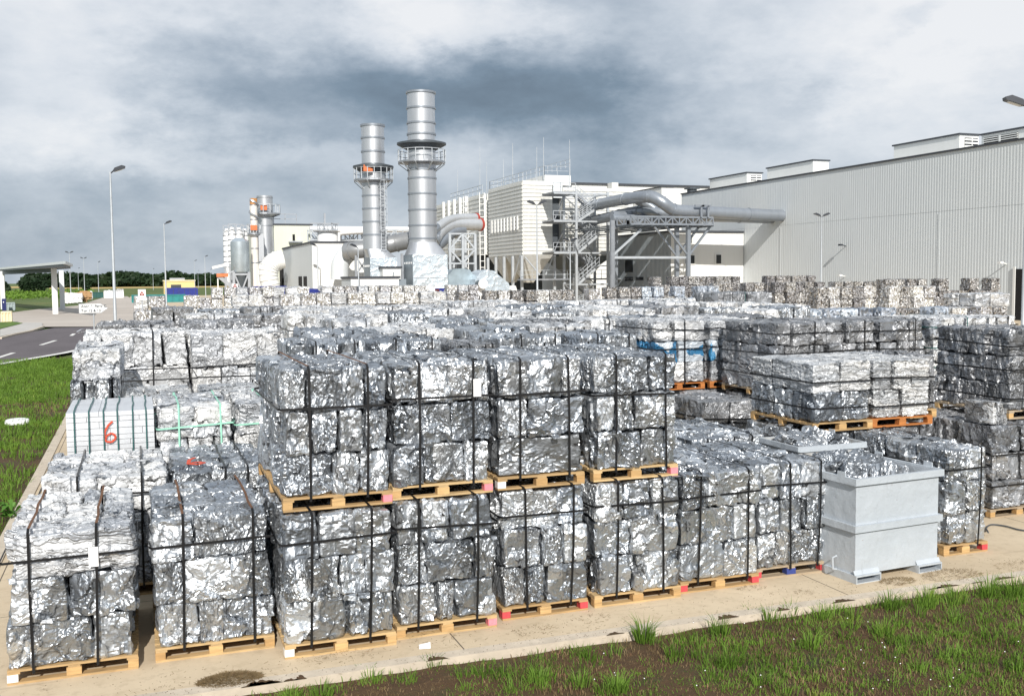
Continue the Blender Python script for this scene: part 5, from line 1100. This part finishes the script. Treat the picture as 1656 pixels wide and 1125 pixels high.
    P = [(725, 466), (725, 446), (733, 436), (748, 434), (760, 436), (766, 446), (766, 466)]
    t = thing('fan_housing', 'grey blue angular duct box next to the taller chimney base', 'fan housing', tuple(onY(745, 470, 113))); t.location.z = 0
    part('casing', MB().prism([onY(a_, b_, 113) for a_, b_ in P], (0, 3, 0)), simple('weathered_zinc', (.33, .40, .44), .45, .5, .25, .8), t); part('plinth', MB().box(onY(722, 470, 112).x, onY(770, 470, 112).x, 112, 116, 0, onY(740, 466, 112).z), WHITEP, t)
leftplant()
# ------------------------------------------------------------------ lamp posts
def lamp(px, pytop, hgt, heads, label, dist=None, yaw=0.0, lean=None):
    d = ray(px, pytop); tt = (hgt-H)/d.z if dist is None else dist/d.y; p = CP+d*tt; h = p.z
    t = thing('lamp_post', label, 'lamp post', (p.x, p.y, 0), yaw, 'lamp posts round the yard')
    lpart('pole', MB().tube([(0, 0, 0), (0, 0, h*.12), (0, 0, h*.13), (0, 0, h)], [.11, .11, .09, .05], 10), STEELL, t, True)
    for s_ in heads:
        mb = MB(); mb.tube([(0, 0, h-.1), (s_*.2, 0, h+.08)], .035, 6)
        z0 = h+.10; sh = [(.12, -.07), (.24, .12), (.60, .27), (.80, .22), (.78, .12), (.25, -.08)]
        mb.prism([(s_*a, -.19, z0+b) for a, b in sh], (0, .38, 0)); hd = lpart('lamp_head', mb, LAMPHEAD, t)
        lpart('diffuser', MB().prism([(s_*.28, -.13, z0-.062), (s_*.68, -.13, z0+.082), (s_*.67, -.13, z0+.05), (s_*.28, -.13, z0-.09)], (0, .26, 0)), LAMPGLASS, hd)
    return t
lamp(178, 278, 10, (1,), 'tall lamp post with one head rising beside the road on the left')
lamp(265, 362, 10, (1,), 'second tall one headed lamp post, just right of the road lamp')
lamp(112, 409, 10, (1, -1), 'lamp post at the right end of the canopy roof')
lamp(126, 434, 10, (1,), 'tiny lamp post behind the canopy, between two taller ones'); lamp(135, 418, 10, (1, -1), 'two headed lamp post over the white sacks, second right of the canopy')
lamp(158, 424, 10, (1,), 'lamp post in front of the dark green container'); lamp(247, 435, 10, (1,), 'short looking lamp post left of the yellow building')
lamp(314, 422, 10, (1,), 'lamp post at the right end of the yellow building'); lamp(320, 438, 10, (1,), 'faint lamp post just right of the yellow building')
lamp(331, 415, 10, (1,), 'lamp post between the yellow building and the silos'); lamp(340, 436, 10, (1,), 'faint lamp post nearest the silos')
lamp(868, 331, 10, (1, -1), 'two headed lamp post standing in front of the filter house', yaw=-.3)
lamp(1329, 350, 10, (1, -1), 'two headed lamp post in front of the long hall wall', yaw=-.4)
lamp(1664, 172, 9.6, (1, -1), 'large two headed lamp post at the right edge of the picture', yaw=-.5)
lamp(922, 390, 8, (1, -1), 'small two headed lamp beside the stair tower', dist=104)
lamp(513, 398, 8, (-1,), 'slim lamp against the white building front', dist=118)
lamp(579, 400, 8, (-1,), 'slim lamp before the low block of the shorter chimney', dist=101)
# ------------------------------------------------------------------ left background
def canopy():
    b = onZ(90, 508); Y = b.y; t = thing('canopy', 'flat roofed open canopy on slab columns over the vehicle lane, far left', 'canopy', (b.x, Y, 0)); zt = onY(85, 430.5, Y).z
    A = onZ(106, 426.5, zt); B = onZ(118, 431, zt); D = onZ(-30, 438.6, zt); Cc = B+(D-A)
    part('roof', MB().prism([A, B, Cc, D], (0, 0, .30)), WHITEG, t); m = (A+B+Cc+D)/4
    part('soffit', MB().prism([(m+(q-m)*.96)-V((0, 0, .25)) for q in (A, B, Cc, D)], (0, 0, .248)), DARKSTEEL, t)
    for i, (px, py) in enumerate(((90, 507.5), (101.5, 500.5), (5.5, 500), (-16, 498))):
        q = onZ(px, py); part('column', MB().box(q.x-.32, q.x+.32, q.y-.3, q.y+.3, 0, zt-.252), WHITEW if i in (0, 2) else WHITEG, t)
    c1 = onZ(90, 507.5); c2 = onZ(5.5, 500); mb = MB(); mb.bar((c1.x, c1.y+.5, zt-.5), (c2.x, c2.y+.5, zt-.5), .3, .5); part('beam', mb, DARKSTEEL, t)
canopy()
def cuboid(name, label, cat, l, r, top, bot, mat, depth=3, extra=None, group=None):
    p = onZ((l+r)/2, bot); Y = p.y; a = onY(l, top, Y); b = onY(r, bot, Y); t = thing(name, label, cat, ((a.x+b.x)/2, Y, 0), 0, group); w = b.x-a.x; h = a.z
    m_ = MB(); m_.box(-w/2, w/2, 0, depth, .12, h); lpart('body', m_, mat, t)
    n = max(3, int(w/1.1)); rb = MB()
    for i in range(n+1): x = -w/2+w*i/n; rb.box(x-.06, x+.06, -.09, -.002, .12, h-.02)
    rb.box(-w/2-.05, w/2+.05, -.11, -.091, h-.16, h); rb.box(-w/2, w/2, -.05, depth, 0, .119); lpart('rib', rb, mat, t)
    return t, w, h, Y, depth
cuboid('container', 'long teal skip container behind the far left bale row', 'container', 213, 300, 477, 489, TEAL, 3)
cuboid('container', 'small dark green skip near the white bags', 'container', 150, 167, 472.5, 481.5, GREENC, 3)
t, w, h, Y, dp = cuboid('container', 'long white skip heaped with pale scrap at the end of the lane', 'container', 168, 200, 472, 481.5, WHITEP, 3)
m_ = MB(); rr = random.Random(4)
for i in range(9): m_.cbox((-w/2+w*(i+.5)/9, 1.4, h+rr.uniform(-.1, .35)), (w/8, 2.2, .8))
lpart('scrap_load', m_, FOILWHITE, t)
cuboid('cream_box', 'cream concrete box beside the canopy at the left edge', 'concrete box', 2, 18.5, 503.5, 522, CREAMBOX, 1.2)
t, w, h, Y, dp = cuboid('terminal', 'dark blue terminal pillar at the left canopy column', 'terminal', 3.5, 9.5, 483, 503, simple('terminal_blue', (.012, .02, .12), .4), .8); lpart('screen', MB().box(-w*.25, w*.05, -.12, -.112, h*.68, h*.78), WHITEP, t)
cuboid('barrier', 'grey low barrier box right of the blue terminal', 'barrier', 10, 24, 489, 502, simple('barrier_grey', (.30, .36, .37), .6), 1)
def yellow():
    p = onZ(290, 466); Y = 330; a = onY(265, 455, Y); b = onY(315, 455, Y); t = thing('storage_building', 'yellow flat building beyond the lane, with small roof box', 'building', (a.x, Y, 0)); part('wall', MB().box(a.x, b.x, Y, Y+12, 0, a.z), YELL, t); part('roof_edge', MB().box(a.x-.2, b.x+.2, Y-.2, Y+12.2, a.z+.002, a.z+.4), CREAMBOX, t); q = onY(287, 452, Y); part('roof_box', MB().box(q.x-2.2, q.x+2.2, Y+2, Y+5, a.z+.401, q.z+.5), STEEL, t); part('door', MB().box(a.x+2, a.x+5, Y-.1, Y-.001, 0, 3), ROOFD, t)
yellow()
def tarps():
    for i, (l, r, tp, Y, lb) in enumerate(((267, 320, 465.5, 215, 'blue tarpaulin covered trailer in front of the yellow building'), (405, 470, 463, 100, 'long blue tarpaulin trailer before the silos'), (492, 520, 467, 98, 'blue rounded tarpaulin trailer before the white building'), (655, 757, 467, 96, 'long blue and dark red flatbed cover at the foot of the taller chimney'))):
        a = onY(l, tp, Y); b = onY(r, tp, Y); w = b.x-a.x; t = thing('trailer', lb, 'trailer', ((a.x+b.x)/2, Y, 0), 0, 'blue covered trailers'); h = a.z
        pf = [(-w/2, 0, 1.15), (w/2, 0, 1.15), (w/2, 0, h-.25), (w/2-.4, 0, h), (-w/2+.4, 0, h), (-w/2, 0, h-.2)]
        lpart('cover', MB().prism(pf, (0, 2.5, 0)), BLUET, t); rb = MB(); n = max(3, int(w/.9))
        for k in range(n): x = -w/2+w*(k+.5)/n; rb.box(x-.03, x+.03, -.02, -.002, 1.2, h-.3)
        lpart('strap', rb, ROOFD, t); lpart('chassis', MB().box(-w/2, w/2, .2, 2.3, .8, 1.149), REDP if i == 3 else ROOFD, t)
        for k in (-.3, -.15, .35): lpart('wheel', MB().tube([(w*k, .1, .5), (w*k, .4, .5)], .5, 14), BLACK, t)
        if i == 3: lpart('edge_board', MB().box(-w/2+.1, w/2-3, -.1, -.021, h-.35, h-.05), simple('dark_red_board', (.09, .012, .012), .6), t)
tarps()
def sacks():
    for i, (l, r, tp, bt, lb) in enumerate(((104, 133, 474, 490, 'large white sack pile left of the far lamp post'), (134, 149, 472, 484, 'smaller white sack pile beside the green skip'))):
        p = onZ((l+r)/2, bt); a = onY(l, tp, p.y); b = onY(r, tp, p.y); w = b.x-a.x; h = a.z; t = thing('sack_pile', lb, 'sack pile', (p.x, p.y, 0), 0, 'white sack piles'); rnd = random.Random(i)
        n = 4 if i == 0 else 2
        for k in range(n):
            me = bale_mesh(w/n*1.02, 2.0, h*rnd.uniform(.9, 1.05), k+5, .35, .16, 'block', WHITEP); o = link('sack', me, t); o.location = (-w/2+w*(k+.5)/n, 1, h/2)
        if i == 0:
            mb = MB(); 
            for k in range(40): x = rnd.uniform(-w*.55, w*.9); mb.cbox((x, 2.5+rnd.uniform(0, 2), .4+rnd.uniform(0, h*.8)), (rnd.uniform(.4, 1.6), rnd.uniform(.4, 1.5), rnd.uniform(.3, 1.0)))
            o = link('timber_heap', mb.mesh('timber_heap', wood('timber', (.5, .32, .16))), None); o.location = (p.x, p.y, 0); tag(o, 'heap of broken timber behind the large white sacks', 'timber heap')
sacks()
def signs():
    # direction sign shaped like an arrow; its face is read from the yard
    Y = onZ(151, 575).y*1.0; Y = 62; c = onY(151, 498, Y); px = Y/FPX*1.0
    a = onY(127, 491, Y); b = onY(175, 498, Y); m_ = onY(163, 491, Y); lo = onY(127, 507, Y)
    t = thing('direction_sign', 'white arrow shaped direction sign with grey lettering beside the road', 'direction sign', (c.x, Y, 0))
    P = [(a.x, a.z), (m_.x, a.z), (b.x, (a.z+lo.z)/2), (m_.x, lo.z), (a.x, lo.z)]
    part('border', MB().prism([(x, Y, z) for x, z in P], (0, .06, 0)), SIGNEDGE, t)
    cx = sum(p[0] for p in P)/5; cz = (a.z+lo.z)/2
    part('sign_board', MB().prism([(cx+(x-cx)*.95, Y-.012, cz+(z-cz)*.88) for x, z in P], (0, .010, 0)), WHITEP, t)
    part('post', MB().tube([(c.x, Y+.1, 0), (c.x, Y+.1, a.z-.05)], .04, 8), STEELL, t, True)
    for k, s_ in enumerate(('Zone 9, Finer C', 'Tor 12 & 13')):
        glyph(s_, .205, DARKSTEEL, t, (a.x-c.x+.12, -.022, cz+.06-.25*k), (R_(90), 0, 0), .004, off=.006)
    for i, (l, r, tp, bt, Y, lb) in enumerate(((223, 236, 468, 485, 58, 'white notice board with red warning triangle before the teal container'), (375, 385, 459, 466, 100, 'small white warning board with red mark left of the silos'))):
        a = onY(l, tp, Y); b = onY(r, bt, Y); t = thing('warning_sign', lb, 'warning sign', ((a.x+b.x)/2, Y, 0)); x = (a.x+b.x)/2; part('sign_board', MB().box(a.x, b.x, Y, Y+.04, b.z, a.z), WHITEP, t); part('post', MB().bar((x, Y+.1, 0), (x, Y+.1, a.z), .07), STEEL, t)
        w = (b.x-a.x)*.26; zc = (a.z+b.z)/2+(a.z-b.z)*.12; T = [V((x-w, Y-.02, zc-w*.8)), V((x+w, Y-.02, zc-w*.8)), V((x, Y-.02, zc+w*.9))]; mb = MB()
        for k in range(3): mb.bar(T[k], T[(k+1) % 3], .012, .05*(1 if i == 0 else 1.4))
        part('triangle', mb, REDP, t)
        if i == 0: part('text_line', MB().box(x-w, x+w, Y-.01, Y-.001, b.z+.10, b.z+.13), SIGNEDGE, t)
    Y = 97; q = onY(519, 466, Y); t = thing('round_sign', 'round dark backed sign seen from behind before the white building', 'road sign', (q.x, Y, 0)); part('disc', MB().tube([(q.x, Y, q.z), (q.x, Y+.05, q.z)], .30, 20), SIGNEDGE, t); part('post', MB().bar((q.x, Y+.1, 0), (q.x, Y+.1, q.z+.3), .07), STEEL, t)
signs()
# ------------------------------------------------------------------ vegetation
def mesh_np(name, vs_, fs_, mat):
    me = bpy.data.meshes.new(name); me.from_pydata(vs_, [], fs_); me.materials.append(mat); me.update(); return me
def wood_belt():
    r = random.Random(3); v = []; f = []
    def leafball(cx, cy, cz, rx, rz, n, s):
        for _ in range(n):
            while True:
                a = V((r.uniform(-1, 1), r.uniform(-1, 1), r.uniform(-1, 1)))
                if a.length <= 1: break
            k = (.55+.45*r.random()) / max(a.length, .2) * (a.length**.4); p = V((cx, cy, cz)) + V((a.x*rx*k, a.y*rx*k, a.z*rz*k))
            d = V((r.gauss(0, 1), r.gauss(0, 1), r.gauss(0, 1))).normalized(); e = d.orthogonal().normalized(); g = d.cross(e); q = s*r.uniform(.6, 1.4); i = len(v)
            v.extend([tuple(p+e*q), tuple(p+g*q*.8), tuple(p-e*q), tuple(p-g*q*.8)]); f.append((i, i+1, i+2, i+3))
    px = 52
    tops = [(50, 440), (70, 443), (110, 441), (160, 444), (205, 438), (235, 443), (260, 446), (278, 437), (300, 445), (340, 443), (420, 442), (560, 440)]
    while px < 470:
        for (a, ya), (b, yb) in zip(tops, tops[1:]):
            if a <= px <= b: yt = ya+(yb-ya)*(px-a)/(b-a)
        Y = 950+r.uniform(-40, 60); p = onY(px, yt+r.uniform(-1, 2.5), Y); hh = p.z; w = r.uniform(8, 13)
        leafball(p.x, Y, hh*.62, w, hh*.40, 230, 1.9); leafball(p.x+r.uniform(-4, 4), Y-12, hh*.30, w*1.2, hh*.34, 140, 2.1)
        px += r.uniform(4.5, 7)
    stuff('wood', mesh_np('wood', v, f, TREEM), 'dark green belt of woodland along the left horizon', 'wood')
    # separate bushy trees near the left edge
    for i, (px, tp, bt, Y, lb) in enumerate(((-2, 454, 464, 440, 'small dark tree at the far left edge under the canopy'), (8, 455, 466, 440, 'small bushy tree just inside the left edge under the canopy'), (36, 452, 470, 430, 'dark bushy tree left of the canopy column'), (47, 448, 468, 425, 'taller dark tree right behind the canopy span'), (62, 450, 469, 428, 'round dark tree under the canopy middle'), (136, 450, 470, 430, 'dark tree behind the white sacks'))):
        v = []; f = []; p = onY(px, tp, Y); n0 = V((p.x, Y, 0)); hh = p.z; leafball(p.x, Y, hh*.62, hh*.30, hh*.40, 260, .42); leafball(p.x+.8, Y, hh*.35, hh*.34, hh*.3, 160, .42)
        t = thing('tree', lb, 'tree', (p.x, Y, 0), 0, 'single dark trees at the field edge'); me = mesh_np('crown', [(a-p.x, b-Y, c) for a, b, c in v], f, TREEM); link('crown', me, t); lpart('trunk', MB().tube([(0, 0, -.2), (0.1, 0, hh*.3), (0, 0, hh*.7)], [.25, .18, .06], 7), BARK, t)
    # hedge strip between field and lane
    v = []; f = []
    for i in range(900):
        px = r.uniform(-20, 150); py = r.uniform(471, 484)+(-2 if px > 60 else 0); p = onZ(px, py); leafball(p.x, p.y, .5, .9, .8, 3, .35)
    stuff('scrub', mesh_np('scrub', v, f, GRASSM), 'tall weedy scrub strip beyond the canopy lane', 'scrub')
wood_belt()
def blades(name, spots, mat, label, cat, r):
    v = []; f = []
    for (x, y, z, n, h, sp, wd) in spots:
        for _ in range(n):
            a = r.uniform(0, 6.283); q = sp*math.sqrt(r.random()); bx, by = x+q*math.cos(a), y+q*math.sin(a); hh = h*r.uniform(.45, 1.15); ln = r.uniform(.15, .75)*hh; dx, dy = math.cos(a)*ln, math.sin(a)*ln
            w = wd*r.uniform(.7, 1.3); t = r.uniform(0, 3.14); wx, wy = math.cos(t)*w, math.sin(t)*w; i = len(v)
            v += [(bx-wx, by-wy, z-.01), (bx+wx, by+wy, z-.01), (bx+dx*.35+wx*.8, by+dy*.35+wy*.8, z+hh*.55), (bx+dx*.35-wx*.8, by+dy*.35-wy*.8, z+hh*.55), (bx+dx, by+dy, z+hh*(.95-.25*(ln/hh)))]
            f += [(i, i+1, i+2, i+3), (i+3, i+2, i+4)]
    return stuff(name, mesh_np(name, v, f, mat), label, cat)
def grass():
    r = random.Random(12); sp = []
    # tufts along the kerb and through the bare bed
    for px, py, h, n in ((1042, 1020, .30, 60), (1165, 1010, .24, 45), (1245, 985, .20, 30), (1280, 975, .18, 22), (1330, 985, .20, 40), (1110, 1020, .16, 16), (1440, 968, .26, 50), (1500, 965, .30, 60), (1545, 960, .30, 55), (1600, 950, .33, 70), (1640, 948, .3, 60), (870, 1085, .16, 40),
                         (600, 1085, .14, 30), (520, 1110, .18, 40), (470, 1118, .18, 50), (700, 1060, .15, 25), (940, 1090, .18, 40), (1000, 1100, .22, 60), (780, 1075, .14, 30), (1380, 985, .2, 35), (1215, 975, .14, 16), (660, 1085, .12, 30), (590, 1075, .11, 16), (1090, 1045, .18, 40), (1310, 1030, .2, 50), (1430, 1010, .22, 60), (1180, 1060, .2, 50)):
        p = onZ(px, py+14, -.05); sp.append((p.x, p.y, -.06, int(n*1.5), h, .10, .0045))
        for k in range(2): sp.append((p.x+r.uniform(-.2, .2), p.y+r.uniform(-.15, .1), -.06, int(n*.35), h*.6, .09, .004))
    for i in range(1700):
        x = r.uniform(-1, 16); y = r.uniform(6.3, 9.85); den = .25+.75*min(1, max(0, (x-5.5)/5)) 
        if mn.noise(V((x*.8, y*.8, 4)))*.9+den < r.uniform(.15, 1.0): continue
        sp.append((x, y, -.07, r.randint(10, 34), r.uniform(.07, .20), r.uniform(.06, .16), .004))
    for i in range(17000):
        x = r.uniform(-1, 16); y = r.uniform(6.3, 9.88)
        if mn.noise(V((x*1.1, y*1.1, 9))) < -.06+r.uniform(-.22, .22)-min(.34, max(0, (x-4.5)*.07)): continue
        sp.append((x, y, -.07, r.randint(2, 6), r.uniform(.03, .08), .08, .004))
    blades('grass', sp, GRASSM, 'green grass tufts growing from the bare soil in front of the yard', 'grass', r)
    sp = []
    for i in range(6500):
        y = 12+46*r.random()**.85; x = -2.25-r.random()*(.9+(y-11)*.27)
        nn = mn.noise(V((x*.35, y*.22, 1)))
        if y < 30 and nn < r.uniform(-.35, .28): continue
        if 33 < y < 37 and r.random() < .75: continue
        k = 1+y/22; sp.append((x, y, -.10, r.randint(8, 20), r.uniform(.09, .22)*(1+y*.008), .17*k*.6, .004*k))
    blades('grass', sp, GRASSM, 'lush green grass verge left of the slab', 'grass', r)
    sp = []
    for i in range(5200): x = r.uniform(0, 15); y = r.uniform(6.5, 9.9); sp.append((x, y, -.07, 5, .06, .10, .0034))
    for i in range(260): x = -2.4-r.random()*5; y = r.uniform(32, 38); sp.append((x, y, -.06, 8, .06, .3, .008))
    blades('dry_grass', sp, STRAW, 'dead straw coloured grass scattered over the soil', 'dry grass', r)
    # leafy weed by the left kerb
    p = onZ(20, 835); t = thing('weed_plant', 'bright green leafy weed by the kerb at the left edge', 'weed', (p.x, p.y, -.05)); mb = MB()
    for i in range(34):
        a = r.uniform(0, 6.28); h = r.uniform(.08, .35); b = r.uniform(.08, .30); d = V((math.cos(a), math.sin(a), 0)); s_ = V((-d.y, d.x, 0)); o = d*b*.25; w = .035+.02*r.random()
        mb.add([o+V((0, 0, h*.5)), o+d*b*.5+s_*w+V((0, 0, h)), o+d*b+V((0, 0, h*.8)), o+d*b*.5-s_*w+V((0, 0, h))], [(0, 1, 2, 3)])
    lpart('leaves', mb, WEED, t); lpart('stem', MB().tube([(0, 0, 0), (0, 0, .25)], .008, 5), WEED, t)
    # straw litter on the slab
    sp = []
    def heap(px, py, rad, n, hh=.03):
        p = onZ(px, py)
        for _ in range(n):
            a = r.uniform(0, 6.28); q = rad*math.sqrt(r.random()); sp.append((p.x+q*math.cos(a)*1.3, p.y+q*math.sin(a)*.7, .004+hh*r.random()*(1-q/rad), a))
    heap(372, 1100, .24, 2600, .10); heap(862, 1020, .22, 60); heap(1452, 940, .20, 400); heap(1540, 930, .35, 500); heap(1280, 915, .16, 60); heap(1300, 958, .1, 30); heap(1215, 952, .15, 50); heap(1650, 915, .3, 130); heap(1410, 905, .15, 50); heap(960, 1000, .2, 40); heap(700, 1028, .3, 50); heap(240, 1120, .2, 30); heap(560, 1060, .25, 60)
    for k in range(200): px = r.uniform(250, 1650); q = onZ(px, 1105-(px-440)*.132-r.uniform(0, 40)); sp.append((q.x, q.y, .004, r.uniform(0, 6.28)))
    mb = MB()
    for (x, y, z, a) in sp:
        L = r.uniform(.015, .05); b = a+r.uniform(-1.2, 1.2); mb.bar((x, y, z), (x+L*math.cos(b), y+L*math.sin(b), z+r.uniform(-.0, .02)), .0018)
    stuff('straw_litter', mb.mesh('straw_litter', STRAW), 'dry straw and root litter lying on the concrete edge', 'straw litter')
grass()
def edge_wear():
    r = random.Random(21); mb = MB()
    for i in range(24):
        x = r.uniform(-1.5, 14); L = r.uniform(.10, .45); n = 14; D = r.uniform(.02, .15); z = .0145
        k = len(mb.v); pts = [(x-L/2+L*j/n, 9.93, z) for j in range(n+1)] + [(x+L/2-L*j/n, 9.93+D*math.sin(math.pi*j/n)*r.uniform(.45, 1.1), z) for j in range(n+1)]
        mb.v += pts
        for j in range(n): mb.f.append((k+j, k+j+1, k+2*n-j, k+2*n+1-j))
    o = struct('soil_spill', mb, SOIL)
    g = MB()
    for i in range(1500):
        x = r.uniform(-1.8, 15); y = 9.97+r.random()**1.5*.85; a = r.uniform(.002, .007)
        p = V((x, y, .013 if y < 10.12 else .001)); t = r.uniform(0, 3); c_, s_ = math.cos(t)*a, math.sin(t)*a
        g.add([(p.x+c_, p.y+s_, p.z), (p.x-s_, p.y+c_, p.z), (p.x-c_, p.y-s_*.7, p.z), (p.x+s_, p.y-c_, p.z), (p.x, p.y, p.z+a*.8)], [(0, 1, 4), (1, 2, 4), (2, 3, 4), (3, 0, 4)])
    stuff('grit', g.mesh('grit', SOIL), 'crumbs of soil and grit along the concrete edge', 'grit')
    w = MB()
    for i in range(34):
        p = onZ(r.uniform(900, 1650), r.uniform(1000, 1120), 0); w.lathe((p.x, p.y, r.uniform(-.02, .03)), [(.001, 0), (.007, .003), (.004, .009)], 6)
    stuff('clover_flowers', w.mesh('clover_flowers', PAPER), 'tiny white flower heads among the grass at the lower right', 'flowers')
edge_wear()
def litter():
    p = onZ(686, 1046); o = link('paper_scrap', MB().add([(-.07, -.05, .006), (.05, -.08, .01), (.08, .04, .03), (-.04, .07, .006), (-.068, -.05, .012), (.05, -.078, .016), (.08, .04, .036), (-.04, .07, .012)], [(3, 2, 1, 0), (4, 5, 6, 7), (0, 1, 5, 4), (1, 2, 6, 5), (2, 3, 7, 6), (3, 0, 4, 7)]).mesh('paper_scrap', PAPER)); o.location = p; tag(o, 'torn white paper scrap on the concrete by the pallets', 'paper scrap')
    p = onZ(28, 681); o = link('white_disc', MB().lathe((0, 0, 0), [(.0, .06), (.30, .05), (.33, .0), (.33, -.05)], 24, False).mesh('white_disc', WHITEP)); o.location = p; o.rotation_euler = (.05, 0, 0); tag(o, 'white round lid lying in the grass on the left', 'disc')
    P = [onZ(1598, 868), onZ(1594, 858), onZ(1602, 850), onZ(1625, 852), onZ(1648, 858), onZ(1680, 862)]; pts = [q+V((0, 0, .02+.05*(i < 3))) for i, q in enumerate(smooth_path(P, 4))]
    o = link('hose', MB().tube([V(q)-P[0] for q in pts], .012, 6).mesh('hose', DARKSTEEL, True)); o.location = P[0]; tag(o, 'dark hose end curling on the concrete at the right edge', 'hose')
    p = onZ(1356, 918); o = link('board_scrap', MB().box(-.13, .13, -.06, .06, .0, .01).mesh('board_scrap', WOODOLD)); o.location = p+V((0, -.05, .002)); o.rotation_euler = (0, .05, .5); tag(o, 'small grey board scrap lying left of the steel bin', 'board')
litter()
